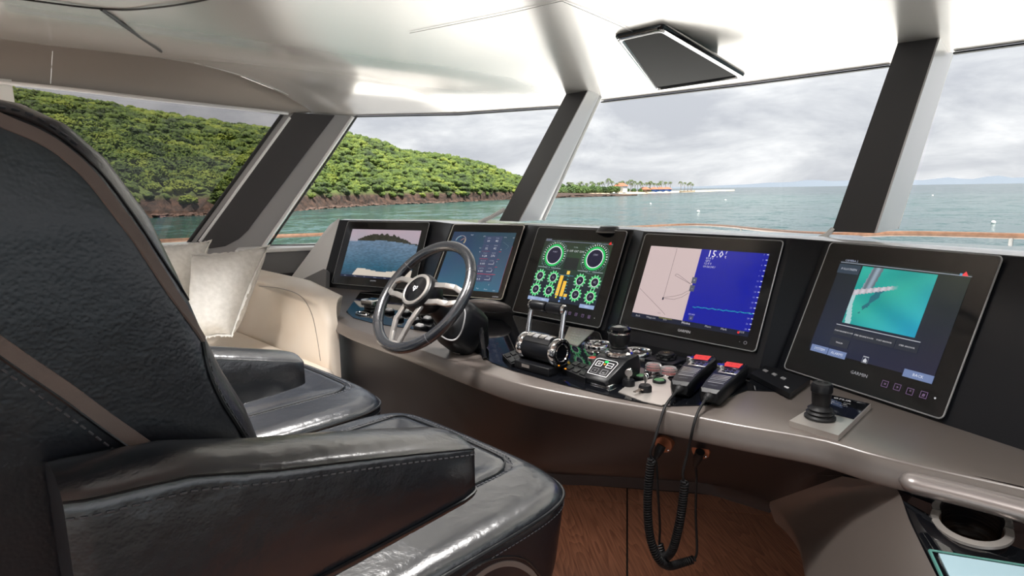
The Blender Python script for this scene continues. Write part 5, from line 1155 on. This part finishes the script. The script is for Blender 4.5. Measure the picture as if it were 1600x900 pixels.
# radio handsets with curly cords
def handset(top, bot, wpx, label, cordlabel):
    zc = WT + 0.034; a, c = onz(*top, zc), onz(*bot, zc); L_ = (a - c).length; u = (a - c).normalized(); r = V((u.y, -u.x, 0)); m = (a + c) / 2; w = 0.034
    b = thing('radio_handset', label, 'handset', V((m.x, m.y, WT + 0.004)))
    def hq_(x, y, z): return m + r * x + u * y + V((0, 0, z))
    sec = [(-L_ / 2, 0.62, -0.020, 0.004), (-L_ / 2 + 0.01, 0.80, -0.028, 0.012), (-L_ * 0.25, 0.90, -0.030, 0.016), (L_ * 0.05, 1.0, -0.030, 0.018), (L_ * 0.40, 1.08, -0.030, 0.018), (L_ / 2 - 0.006, 1.0, -0.028, 0.014), (L_ / 2, 0.85, -0.022, 0.006)]
    MB().loft([[hq_(-w * s, y, (z0 + z1) / 2), hq_(-w * s * 0.98, y, z1 - 0.006), hq_(-w * s * 0.86, y, z1), hq_(w * s * 0.86, y, z1), hq_(w * s * 0.98, y, z1 - 0.006), hq_(w * s, y, (z0 + z1) / 2), hq_(w * s * 0.85, y, z0), hq_(-w * s * 0.85, y, z0)] for y, s, z0, z1 in sec], closed=True, caps=True).build('body', m_plastic, b, angle=32)
    zt = 0.0185
    MB().box(hq_(0, L_ * 0.33, zt - 0.0005), (w * 0.82, L_ * 0.115, 0.0012), (r, u, Z_), 0.001).build('screen_frame', m_gloss, b)
    sc = MB().box(hq_(0, L_ * 0.33, zt + 0.0009), (w * 0.66, L_ * 0.085, 0.0006), (r, u, Z_)).build('screen', m_lens_red, b)
    G = Draw(hq_(0, L_ * 0.33, zt + 0.0015), r, -u, Z_, 0.0004); G.mb.col = None; G.text(-0.006, 0.003, 0.008, '16', None, True); G.text(0.012, 0.003, 0.005, 'HI', None, True); G.mb.c = []; G.mb.build('screen_print', m_gasket, sc, flat=True)
    MB().box(hq_(0.006, L_ * 0.10, zt - 0.001), (w * 0.72, L_ * 0.075, 0.0014), (r, u, Z_), 0.001).build('key_plate', m_steel, b)
    for i in range(3):
        for j in range(2): MB().box(hq_(-0.006 + 0.012 * i, L_ * (0.06 + 0.07 * j), zt + 0.001), (0.0042, 0.0026, 0.0016), (r, u, Z_), 0.001, 2).build('key', m_rubber, b)
    MB().lathe(hq_(-w * 0.62, L_ * 0.17, zt), Z_, [(0.011, 0), (0.011, 0.004), (0.010, 0.011), (0.0, 0.012)], 20).build('knob', m_chrome, b)
    for k in range(6): MB().box(hq_(0, -L_ * (0.07 + 0.045 * k), 0.0168 - 0.0006 * k), (w * (0.70 - 0.02 * k), L_ * 0.010, 0.0016), (r, u, Z_), 0.0006, 2).build('grille_slat', m_steel if k < 3 else m_greytrim, b)
    G = Draw(hq_(0, -L_ * 0.40, 0.0145), r, -u, Z_, 0.0015); G.mb.col = None; G.text(0, 0, 0.0045, 'GARMIN', None, True); G.mb.c = []; G.mb.build('maker_print', m_print_dim, b, flat=True)
    e_ = hq_(0, -L_ / 2, -0.006); e2 = e_ - u * 0.034 + V((0, 0, 0.002))
    MB().lathe(e_ + u * 0.004, -u, [(0.011, 0), (0.012, 0.006), (0.009, 0.008), (0.011, 0.012), (0.008, 0.015), (0.010, 0.019), (0.007, 0.022), (0.008, 0.026), (0.005, 0.034), (0.004, 0.038)], 16).build('strain_relief', m_rubber, b)
    return e2
h1 = handset((1102, 562), (1062, 604), 30, 'black radio handset with a red screen, nearest the key switches', '')
h2 = handset((1151, 574), (1108, 616), 30, 'black radio handset with a red screen, right of its twin by the black box', '')
def coil(path, r, turns, wire):
    P = resample(smooth(path, 8), 24 * turns // 3); out = []; n = len(P); up = None
    fine = resample(P, turns * 12)
    for i, p in enumerate(fine):
        t_ = (fine[min(i + 1, len(fine) - 1)] - fine[max(i - 1, 0)]).normalized()
        if up is None: up, _ = frame(t_)
        up = (up - t_ * up.dot(t_)).normalized(); w = t_.cross(up); a = 2 * math.pi * i / 12
        out.append(p + (up * math.cos(a) + w * math.sin(a)) * r)
    return out
CD = 1.385
def cdp(px, py, k=0.0): return ond(px, py, CD + k)
def cord(label, start, lead, coilp, turns, tail, plug):
    b = thing('curly_cord', label, 'cord', start)
    L1 = smooth([start] + lead, 6); cp_ = coil(coilp, 0.0085, turns, 0.003); tl = smooth(tail, 6)
    MB().tube(L1, 0.0036, 8).build('lead', m_rubber, b); MB().tube(cp_, 0.0030, 6).build('coil', m_rubber, b); MB().tube(tl, 0.0034, 8).build('tail', m_rubber, b)
    pd = (plug - tl[-1]).normalized(); MB().tube([tl[-1], tl[-1].lerp(plug, 0.3), tl[-1].lerp(plug, 0.6), plug], [0.006, 0.009, 0.012, 0.012], 14).build('plug', m_rubber, b)
def over_lip(px, py, dz=0.0): return onz(px, py, dz)
s1 = onz(1040, 634, WT + 0.010); s2 = onz(1090, 645, WT + 0.010)
cord('coiled black handset cord hanging from the left radio handset', h1, [s1, ond(1031, 660, 1.405), cdp(1022, 690), cdp(1016, 708), cdp(1019, 716)], [cdp(1018, 717), cdp(1013, 760), cdp(1012, 800), cdp(1016, 840), cdp(1028, 872), cdp(1044, 884, 0.02), cdp(1064, 880, 0.05), cdp(1084, 874, 0.06)], 62,
     [cdp(1084, 874, 0.06), cdp(1089, 860, 0.06), cdp(1087, 800, 0.07), cdp(1088, 745, 0.08), cdp(1086, 728, 0.08)], ond(1094, 706, 1.44))
cord('coiled black handset cord hanging from the right radio handset', h2, [s2, ond(1083, 668, 1.36), cdp(1075, 705, -0.02), cdp(1067, 738, -0.02), cdp(1068, 750, -0.02)], [cdp(1070, 752, -0.02), cdp(1066, 790, -0.02), cdp(1060, 825, -0.02), cdp(1050, 860, 0.0), cdp(1037, 870, 0.04), cdp(1030, 850, 0.06)], 46,
     [cdp(1030, 850, 0.06), cdp(1031, 820, 0.06), cdp(1028, 770, 0.06), cdp(1026, 730, 0.07), cdp(1024, 716, 0.07)], ond(1034, 696, 1.46))
for px, py, dd, lab in ((1037, 694, 1.475, 'round copper-coloured cord socket under the lip, left one'), (1095, 704, 1.455, 'round copper-coloured cord socket under the lip, right one')):
    p = ond(px, py, dd); b = thing('cord_socket', lab, 'socket', p); n = V((0.25, -0.95, -0.1)).normalized(); m_cop = MATS.get('copper plate') or mat('copper plate', (0.45, 0.17, 0.09), 0.35, metal=0.7)
    MB().lathe(p, n, [(0.024, -0.03), (0.024, 0.0), (0.022, 0.003), (0.012, 0.003), (0, 0.003)], 28).build('plate', m_cop, b); x_, y_ = frame(n)
    MB().ball(p + n * 0.004 + V((0.015, 0, -0.010)), 0.0035, n=10, m=6).build('screw', m_chrome, b)

# black remote box below the right-hand display
q = [onz(*p, WT + 0.018) for p in ((1172, 583), (1196, 571), (1266, 592), (1234, 615))]; c = sum(q, V()) / 4
b = thing('remote_box', 'flat black box with three small keys, left of the hooded joystick', 'remote', V((c.x, c.y, WT + 0.003)))
MB().prism([p - V((0, 0, 0.014)) for p in q], (0, 0, 0.014)).build('case', m_plastic, b, flat=True)
for k in range(3):
    m = q[0].lerp(q[3], 0.5).lerp(q[1].lerp(q[2], 0.5), 0.5) + (onz(1195 + 13.5 * k, 580 + 5.8 * k, WT + 0.018) - onz(1208.5, 585.8, WT + 0.018)); m = onz(1196 + 14 * k, 579.5 + 6 * k, WT + 0.018)
    u = (q[1] - q[0]).normalized(); r = (q[3] - q[0]).normalized(); MB().prism([m - u * 0.008 - r * 0.009, m + u * 0.008 - r * 0.009, m + u * 0.008 + r * 0.009, m - u * 0.008 + r * 0.009], (0, 0, 0.002)).build('key', m_greytrim, b, flat=True)
m = onz(1229, 605, WT + 0.0185); MB().box(m, (0.008, 0.005, 0.0006), (r, u, Z_)).build('sticker', m_print, b)

# camera joystick on its own plate
q = [onz(*p, WT + 0.014) for p in ((1233, 657), (1299, 617), (1361, 631), (1310, 680))]; b = thing('camera_joystick', 'black rubber-booted camera joystick on a steel and black plate at right', 'joystick', sum(q, V()) / 4 - V((0, 0, 0.014)))
MB().prism([p - V((0, 0, 0.014)) for p in q], (0, 0, 0.0135)).build('base_plate', m_plate, b, flat=True)
q2 = [q[0].lerp(q[1], 0.45), q[1], q[2], q[3].lerp(q[2], 0.45)]; cq = sum(q2, V()) / 4
lp = MB().prism([p.lerp(cq, 0.04) for p in q2], (0, 0, 0.001)).build('legend_panel', m_gloss, b, flat=True)
u = (q[1] - q[0]).normalized(); r = (q[2] - q[1]).normalized(); G = Draw(q[1] + V((0, 0, 0.001)), r, -u, Z_, 0.0006); G.mb.col = None
G.text(0.026, 0.026, 0.011, 'FLIR', None); G.ring(0.019, 0.021, 0.003, 0.005, None, 12); G.text(0.066, 0.018, 0.004, 'JCU', None)
for i in range(3):
    for j in range(2): G.text(0.010 + 0.034 * j, 0.045 + 0.012 * i, 0.004, (('COLOR', 'HOME'), ('SCENE', 'USER'), ('MENU', 'FOCUS'))[i][j], None)
G.mb.c = []; G.mb.build('legend_print', m_print, lp, flat=True)
p = onz(1281, 652, WT + 0.015)
MB().lathe(p, Z_, [(0.034, 0), (0.034, 0.004), (0.028, 0.009), (0.031, 0.013), (0.025, 0.018), (0.028, 0.022), (0.021, 0.027), (0.019, 0.032)], 32).build('boot', m_rubber, b)
st = MB().lathe(p, Z_, [(0.017, 0.028), (0.020, 0.036), (0.0215, 0.062), (0.0235, 0.064), (0.0235, 0.078), (0.020, 0.084), (0, 0.085)], 32).build('stick', m_plastic, b)
for s in (-1, 1): MB().lathe(p + V((s * 0.007, 0.004, 0.084)), Z_, [(0.005, 0), (0.005, 0.002), (0, 0.0025)], 14).build('thumb_button', m_rubber, st)

# dark wedge pad at the port end of the fascia; small dome on the dash top
w0 = SCR[1]; pl = w0['c'] + w0['n'] * 0.035
pts = [onp(*p, pl, w0['n']) for p in ((463, 441), (506, 420), (510, 424), (509, 456), (480, 452))]
tag(MB().prism(pts, w0['n'] * -0.03).build('wedge_pad', m_tread, None), 'dark grey triangular pad beside the leftmost display', 'pad')
p = onz(952, 353.5, 1.297); b = thing('dash_sensor', 'low dark domed sensor on the dash top by the middle window', 'sensor', V((p.x, p.y, 1.275)))
MB().lathe(V((p.x, p.y, 1.272)), Z_, [(0.052, 0), (0.050, 0.010), (0.036, 0.024), (0, 0.026)], 24).build('dome', m_pillar, b); MB().lathe(V((p.x, p.y, 1.272)), Z_, [(0.056, 0), (0.056, 0.004), (0.050, 0.006)], 24, caps=False).build('flange', m_taupe, b)

# ================================================================== helm seats
def hit_obj(o, px, py, bvh):
    off = WORLD_OF.get(o.name, V((0, 0, 0))); r = bvh.ray_cast(CAMP - off, ray(px, py).normalized())
    return (r[0] + off, r[1]) if r[0] is not None else (None, None)
def bvh_of(o): return BVHTree.FromPolygons([v.co.copy() for v in o.data.vertices], [tuple(p.vertices) for p in o.data.polygons])
def on_surface(o, pts, n=60):
    bv = bvh_of(o); P2 = smooth([V((x, y, 0)) for x, y in pts], 12); P2 = resample(P2, n); out = []
    for p in P2:
        h, nn = hit_obj(o, p.x, p.y, bv)
        if h is not None:
            if nn.dot(CAMP - h) < 0: nn = -nn
            out.append((h, nn))
    return out
def tape(o, pts, w, name, mt, parent, lift=0.002, n=60):
    S = on_surface(o, pts, n); rows = []
    if len(S) < 2: print('MISS', name, pts[0]); return None
    for i, (p, nn) in enumerate(S):
        t_ = (S[min(i + 1, len(S) - 1)][0] - S[max(i - 1, 0)][0]).normalized(); x = nn.cross(t_).normalized()
        rows.append([p - x * w + nn * -0.001, p - x * w * 0.93 + nn * lift, p + nn * (lift * 1.2), p + x * w * 0.93 + nn * lift, p + x * w + nn * -0.001])
    return MB().loft(rows).build(name, mt, parent)
def seam(o, pts, r, name, mt, parent, n=60): return MB().tube([p + nn * r * 0.3 for p, nn in on_surface(o, pts, n)], r, 6).build(name, mt, parent)
def stitches(P, r, parent, name='stitching', dash=0.006, gap=0.004, mt=None):
    if len(P) < 2: return None
    P = resample(P, max(4, int(sum((b - a).length for a, b in zip(P, P[1:])) / 0.002))); mb = MB(); n1 = int(dash / 0.002); n2 = n1 + int(gap / 0.002)
    for i in range(0, len(P) - n1, n2): mb.tube([P[i], P[i + n1 // 2], P[i + n1]], r, 4)
    o = mb.build(name, mt or m_stitch, parent); o['kind'] = 'stuff'; return o
def stitch_on(o, pts, parent, r=0.0011, n=80): return stitches([p + nn * 0.001 for p, nn in on_surface(o, pts, n)], r, parent)

CX = -1.02
ch = thing('helm_chair', 'black leather helm chair with taupe trim tapes, filling the near left foreground', 'chair', (CX, 0.55, 0), 'helm chairs')
# --- backrest shell: horizontal sections, front edge leaning aft
FR = [(0.84, 0.33), (1.0, 0.325), (1.115, 0.300), (1.173, 0.284), (1.232, 0.258), (1.292, 0.238), (1.355, 0.220), (1.427, 0.196), (1.49, 0.162), (1.525, 0.130), (1.542, 0.098), (1.553, 0.05), (1.559, -0.02)]
rows = []
for z, yf in FR:
    yb = interp([(0.84, -0.10), (1.2, -0.17), (1.45, -0.20), (1.523, -0.17), (1.538, -0.14), (1.548, -0.10), (1.553, -0.08), (1.559, -0.06)], z); hw_ = interp([(0.84, 0.275), (1.2, 0.285), (1.45, 0.285), (1.53, 0.275), (1.548, 0.26), (1.559, 0.2)], z)
    cy_ = (yf + yb) / 2; a = (yf - yb) / 2; row = []
    for k in range(64):
        q = 2 * math.pi * k / 64; c_, s_ = math.cos(q), math.sin(q); e = 2 / 8.0
        row.append(V((CX + hw_ * math.copysign(abs(c_) ** e, c_), cy_ + a * math.copysign(abs(s_) ** e, s_), z)))
    rows.append(row)
R2 = []
for a, b in zip(rows, rows[1:]):
    for k in range(4): R2.append([p.lerp(q, k / 4) for p, q in zip(a, b)])
R2.append(rows[-1])
back = MB().loft(R2, closed=True, caps=True).build('backrest', m_leather, ch, angle=70)
tape(back, [(-12, 182), (20, 196), (60, 213), (100, 238), (140, 275), (180, 325), (220, 380), (262, 446), (300, 503), (318, 532)], 0.0068, 'trim_tape', m_strip, ch)
tape(back, [(-12, 532), (40, 568), (100, 608), (160, 652), (220, 694), (282, 737), (310, 760)], 0.0080, 'trim_tape', m_strip, ch)
seam(back, [(-12, 549), (40, 585), (100, 626), (160, 670), (220, 712), (270, 748)], 0.0022, 'piping', m_piping, ch)
stitch_on(back, [(-12, 565), (40, 603), (100, 645), (150, 682), (200, 718), (250, 748)], ch)
seam(back, [(-12, 172), (40, 186), (90, 212), (150, 262), (200, 325), (250, 400), (300, 480), (328, 540)], 0.0016, 'piping', m_piping, ch)
stitch_on(back, [(-5, 167), (30, 173), (60, 185), (90, 203), (120, 226)], ch)
seam(back, [(316, 535), (326, 580), (345, 625), (370, 665), (398, 712)], 0.0028, 'piping', m_piping, ch)
stitch_on(back, [(326, 560), (338, 600), (360, 640), (388, 682), (408, 710)], ch)
stitch_on(back, [(322, 552), (331, 592), (351, 634), (378, 676), (402, 714)], ch)

# --- seat cushion
XN, XF, Y0, Y1, ZTOP = -0.695, -1.365, 0.10, 0.895, 0.868
def seat_z(x, y):
    u = (x - (XN + XF) / 2) / ((XN - XF) / 2); v = (y - Y0) / (Y1 - Y0)
    z = ZTOP + 0.010 * (1 - u * u)
    dx = min(-0.845 - x, x + 1.275); dy = 0.845 - y; d = min(dx, dy)
    g = math.exp(-(d / 0.006) ** 2) * 0.005 if abs(d) < 0.03 else 0.0
    if d > 0:
        z -= 0.010 * sstep(d / 0.09); z += 0.004 * (noise2(x * 9 + y * 4, y * 16) - 0.5) * sstep(d / 0.04) + 0.0022 * math.sin(y * 90 + 5 * noise2(x * 6, y * 6)) * sstep(d / 0.04) * sstep((-1.02 - x) / 0.2)
        z -= 0.020 * math.exp(-((x + 1.08 + 0.25 * (y - 0.7)) / 0.035) ** 2) * sstep((y - 0.45) / 0.2) * sstep(dy / 0.05)
    return z - g
cxs, cys = (XN + XF) / 2, (Y0 + Y1) / 2; hx, hy = (XN - XF) / 2, (Y1 - Y0) / 2
def outline(k, inset, n=120, e=2 / 7.0):
    o = []
    for i in range(n):
        q = 2 * math.pi * i / n; c_, s_ = math.cos(q), math.sin(q); sx_, sy_ = math.copysign(abs(c_) ** e, c_), math.copysign(abs(s_) ** e, s_)
        o.append((cxs + (hx * k - inset) * sx_, cys + (hy * k - inset) * sy_))
    return o
rows = []
for z, ins in ((0.56, 0.05), (0.60, 0.03), (0.70, 0.012), (0.78, 0.004), (0.825, 0.0), (0.842, 0.001)): rows.append([V((x, y, z)) for x, y in outline(1, ins)])
for j, ins in enumerate((0.006, 0.014, 0.026, 0.042)):
    rows.append([V((x, y, lerp(0.846, seat_z(x, y), (0.35, 0.65, 0.88, 0.99)[j]))) for x, y in outline(1, ins)])
for k in range(1, 46):
    f = 1 - k / 46; rows.append([V((x, y, seat_z(x, y))) for x, y in [(cxs + (hx - 0.042) * f * a, cys + (hy - 0.042) * f * b) for a, b in [((x - cxs) / (hx), (y - cys) / (hy)) for x, y in outline(1, 0)]]])
seat = MB().loft(rows, closed=True, caps=True).build('seat_cushion', m_leather_soft, ch, angle=80)
MB().tube([V((x, y, 0.844)) for x, y in outline(1, -0.0008)], 0.0034, 6, closed=True).build('piping', m_piping, seat)
stitches([V((x, y, 0.826)) for x, y in outline(1, -0.0008)][-14:] + [V((x, y, 0.826)) for x, y in outline(1, -0.0008)][:34], 0.0011, seat)
ins_ = [(-0.845, 0.30), (-0.845, 0.76)] + [(-0.905 + 0.06 * math.cos(q), 0.785 + 0.06 * math.sin(q)) for q in (0, 0.4, 0.8, 1.2, 1.57)] + [(-1.215 + 0.06 * math.cos(q), 0.785 + 0.06 * math.sin(q)) for q in (1.57, 2.0, 2.4, 2.8, 3.14)] + [(-1.275, 0.76), (-1.275, 0.30)]
PI3 = resample([V((x, y, 0)) for x, y in ins_], 160); PI3 = [V((p.x, p.y, seat_z(p.x, p.y) + 0.003)) for p in PI3]
MB().tube(PI3, 0.0022, 6).build('panel_seam', m_piping, seat)
ou = [V((p.x + (0.012 if p.x > -0.95 else (-0.012 if p.x < -1.2 else 0)), p.y + (0.010 if p.y > 0.8 else 0), 0)) for p in PI3]; stitches([V((p.x, p.y, seat_z(p.x, p.y) + 0.001)) for p in ou], 0.0011, seat)
tape(seat, [(742, 905), (762, 890), (785, 881), (808, 882), (828, 893), (838, 906)], 0.0052, 'trim_tape', m_strip, seat)
seam(seat, [(718, 905), (745, 883), (785, 870), (820, 874), (845, 900)], 0.002, 'piping', m_piping, seat)
# --- armrests: deep at the back, slim at the front
def armrest(xc, s, y_front, label=None):
    rows = []; ys = [0.06, 0.075, 0.09, 0.16, 0.25, 0.34, 0.43, y_front - 0.03, y_front - 0.012, y_front - 0.003, y_front]
    for y in ys:
        zt = interp([(0.06, 1.190), (0.16, 1.180), (0.25, 1.154), (0.38, 1.124), (0.53, 1.085), (0.62, 1.062)], y); zb = interp([(0.06, 0.985), (0.3, 0.992), (0.55, 1.005), (0.62, 1.010)], y)
        k = 1.0 if y < y_front - 0.031 else (0.985 if y < y_front - 0.02 else (0.94 if y < y_front - 0.01 else (0.88 if y < y_front - 0.001 else 0.80))); kb = 0.9 if y < 0.07 else 1.0
        w = 0.058 * k * kb; c_ = (zt + zb) / 2; h = (zt - zb) / 2 * (k * 0.5 + 0.5); pts = [(1, -0.9), (0.985, 0.0), (1, 0.86), (0.96, 0.97), (0.80, 1.08), (0.4, 1.22), (0, 1.26), (-0.4, 1.22), (-0.80, 1.08), (-0.96, 0.97), (-1, 0.86), (-0.985, 0), (-1, -0.9), (-0.9, -1), (0.9, -1)]
        rows.append([V((xc + s * w * a, y, c_ + (h * b if b <= 1 else h + 0.05 * (b - 1) * k))) for a, b in pts])
    R3 = []
    for a, b in zip(rows, rows[1:]):
        for k in range(3): R3.append([p.lerp(q, k / 3) for p, q in zip(a, b)])
    R3.append(rows[-1]); arm = MB().loft(R3, closed=True, caps=True).build('armrest', m_leather_soft, ch, angle=55)
    ln = [r[3] + V((s * 0.0012, 0, 0.0)) for r in R3]; MB().tube(ln, 0.0013, 5).build('seam', m_piping, arm); stitches([r[2] + V((s * 0.0012, 0, -0.004)) for r in R3], 0.0011, arm)
    MB().tube([r[13] * 0.3 + r[0] * 0.7 if False else r[0] + V((s * 0.001, 0, 0.006)) for r in R3], 0.0020, 5).build('piping', m_piping, arm)
    return arm
armrest(-0.672, 1, 0.537)
armrest(-1.345, -1, 0.60)
MB().tube([V((CX, 0.50, 0.02)), V((CX, 0.50, 0.58))], 0.06, 20).build('pedestal', m_steel, ch)
MB().lathe(V((CX, 0.50, 0.0)), Z_, [(0.24, 0), (0.24, 0.012), (0.08, 0.03), (0.06, 0.03)], 36).build('base', m_steel, ch)
# --- the pilot's chair alongside, without its raised armrests
SH = V((-0.71, 0.02, 0))
p2 = ch.copy(); COL.objects.link(p2); p2.location = V(ch.location) + SH; p2['label'] = 'second black helm chair to port, in front of the wheel, only its seat showing'
for c in list(ch.children):
    if c.name.startswith('armrest'): continue
    d = c.copy(); COL.objects.link(d); d.parent = p2
    for g in c.children:
        e_ = g.copy(); COL.objects.link(e_); e_.parent = d

# ================================================================== settee and pillows to port
so_ = thing('settee', 'cream leather settee with a rounded end arm along the port side', 'sofa', (-3.1, 0.4, 0))
def rslab(c, h, r, name, mt, parent, n=6): return MB().box(c, h, None, r, n).build(name, mt, parent, angle=60)
rslab((-3.12, 0.16, 0.645), (0.87, 1.03, 0.075), 0.05, 'seat_cushion', m_cream, so_)
rslab((-3.10, 0.20, 0.30), (0.83, 1.0, 0.28), 0.02, 'base', m_cream, so_)
rslab((-3.86, 0.16, 0.86), (0.16, 1.05, 0.24), 0.07, 'backrest', m_cream, so_)
rows = []                                      # end arm: upright slab leaning forward, its inboard top corner well rounded
prof = []
for q in range(0, 91, 10): prof.append((-2.49 + 0.17 * math.cos(math.radians(q)), 0.835 + 0.15 * math.sin(math.radians(q))))
prof = [(-2.31, 0.655)] + prof + [(-3.0, 1.00), (-3.6, 1.005), (-3.75, 1.0), (-3.75, 0.655)]
cen = (-3.0, 0.83)
for yo, ins in ((0.0, 0.03), (0.004, 0.014), (0.015, 0.004), (0.03, 0.0), (0.16, 0.0), (0.185, 0.008), (0.195, 0.03)):
    rows.append([V((x - math.copysign(min(ins, abs(x - cen[0])), x - cen[0]), 1.185 + (yo if yo < 0.05 else 0.03 + (yo - 0.03) * lerp(0.12, 1.0, sstep((-2.28 - x) / 0.4))) + (z - 0.70) * 0.28 * lerp(0.1, 1.0, sstep((-2.30 - x) / 0.3)), z - math.copysign(min(ins, abs(z - cen[1])), z - cen[1]))) for x, z in prof])
earm = MB().loft(rows, closed=True, caps=True).build('end_arm', m_cream, so_, angle=60)
seam(earm, [(405, 447), (440, 451), (470, 463), (487, 490), (496, 530), (501, 564)], 0.0018, 'seam', m_soffit, so_)
MB().tube([V((-2.252, 1.15, 0.690)), V((-2.250, 0.7, 0.690)), V((-2.250, 0, 0.69))], 0.0018, 5).build('seam', m_soffit, so_)

def pillow(cor, dep, label, bulge, nrm_sign=1):
    P = [ond(px, py, d) for (px, py), d in zip(cor, dep)]; n = (P[1] - P[0]).cross(P[3] - P[0]).normalized()
    if n.dot(CAMP - P[0]) < 0: n = -n
    N_ = 26; c = sum(P, V()) / 4; r = thing('pillow', label, 'pillow', V((c.x, c.y, min(p.z for p in P))), 'linen pillows on the settee')
    rows = []
    for sd in (1, -1):
        g = []
        for i in range(N_ + 1):
            row = []
            for j in range(N_ + 1):
                u, v = i / N_, j / N_; pu, pv = 2 * u - 1, 2 * v - 1
                uu, vv = u + 0.05 * pu * -1 * (1 - pv * pv) * abs(pu), v + 0.05 * -pv * (1 - pu * pu) * abs(pv)   # sides drawn in between the corners
                p = P[0].lerp(P[1], uu).lerp(P[3].lerp(P[2], uu), vv); b = bulge * (max(0, 1 - pu ** 4) * max(0, 1 - pv ** 4)) ** 0.6
                b += 0.008 * (noise2(u * 7 + 3, v * 9 + dep[0]) - 0.5) * (1 - pu ** 8) * (1 - pv ** 8) + 0.006 * math.sin((u * 2 + v) * 9) * (1 - pu * pu) * max(0, v - 0.5)
                row.append(p + n * (sd * b))
            g.append(row)
        rows.append(g)
    mb = MB(); [mb.loft(g) for g in rows]; mb.build('cover', m_linen, r, angle=80)
    edge = [rows[0][i][0] for i in range(N_ + 1)] + [rows[0][N_][j] for j in range(1, N_ + 1)] + [rows[0][i][N_] for i in range(N_ - 1, -1, -1)] + [rows[0][0][j] for j in range(N_ - 1, 0, -1)]
    fl_ = []
    rnd = random.Random(4); mbf = MB()
    for i, p in enumerate(edge):
        o = (p - c).normalized() * rnd.uniform(0.008, 0.016); q = edge[(i + 1) % len(edge)]; mbf.prism([p, q, q + (q - c).normalized() * rnd.uniform(0.008, 0.016), p + o], n * 0.003)
    mbf.build('frayed_edge', m_linen, r)
    return r
pillow([(300, 398), (420, 385), (362, 524), (300, 536)], (2.85, 2.75, 2.62, 2.62), 'pale grey linen pillow with a frayed edge, nearer of two on the settee', 0.085)
pillow([(238, 386), (329, 377), (296, 470), (232, 485)], (3.05, 3.02, 2.92, 2.92), 'pale grey linen pillow half hidden behind the helm chair back', 0.075)

# ================================================================== overhead pod on the ceiling
A_, B_ = onz(961, 62, 2.035), onz(1036, 47, 2.035)
px0, px1, py0 = A_.x, B_.x, (A_.y + B_.y) / 2
_c = onx(1163, 122, px1); py1, zf = _c.y, _c.z; za = 2.035
print('pod', A_, B_, _c)
pc_ = thing('overhead_pod', 'gloss black overhead pod with a chrome frame hanging from the ceiling by the windscreen', 'overhead console', V(((px0 + px1) / 2, py1, zf)))
PL_ = py1 - py0
def pp(x, t_, dz=0.0): return V((x, lerp(py0, py1, t_), lerp(za, zf, t_) + dz))
_d = onp(1026, 127, (0, py1, 0), (0, 1, 0)); px0f = min(px0, _d.x)
def ring_(ins, dz, ux=0.0): return [pp(x, t_, dz) for x, t_ in ((px0 + ins, ins / PL_), (px1 - ins, ins / PL_), (px1 - ins, 1 - ins / PL_), (px0f + ins, 1 - ins / PL_))]
def soft(q, r=0.022, n=4):
    o = []
    for i in range(4):
        a, b, c = q[i - 1], q[i], q[(i + 1) % 4]; u, v = (a - b).normalized() * r, (c - b).normalized() * r
        for k in range(n + 1): t_ = k / n; o.append(b + u * (1 - t_) ** 2 + v * t_ ** 2)
    return o
MB().loft([soft(ring_(0.03, 0.038)), soft(ring_(0.006, 0.036)), soft(ring_(-0.004, 0.026)), soft(ring_(-0.006, 0.016)), soft(ring_(0.0, 0.004))], closed=True).add(soft(ring_(0.03, 0.038)), [tuple(range(20))]).build('shell', m_gloss, pc_, angle=45)
nk = soft(ring_(0.085, 0.034)); MB().loft([[V((p.x, p.y, z_ceil(p.x, p.y) + 0.01)) for p in nk], nk], closed=True).build('neck', m_gloss, pc_, angle=45)
MB().loft([soft(ring_(0.0, 0.004)), soft(ring_(0.004, -0.001)), soft(ring_(0.013, -0.002)), soft(ring_(0.017, 0.006))], closed=True).build('frame', m_chrome, pc_, angle=45)
MB().add(soft(ring_(0.017, 0.006)), [tuple(range(20))]).build('glass', m_pod, pc_, flat=True)
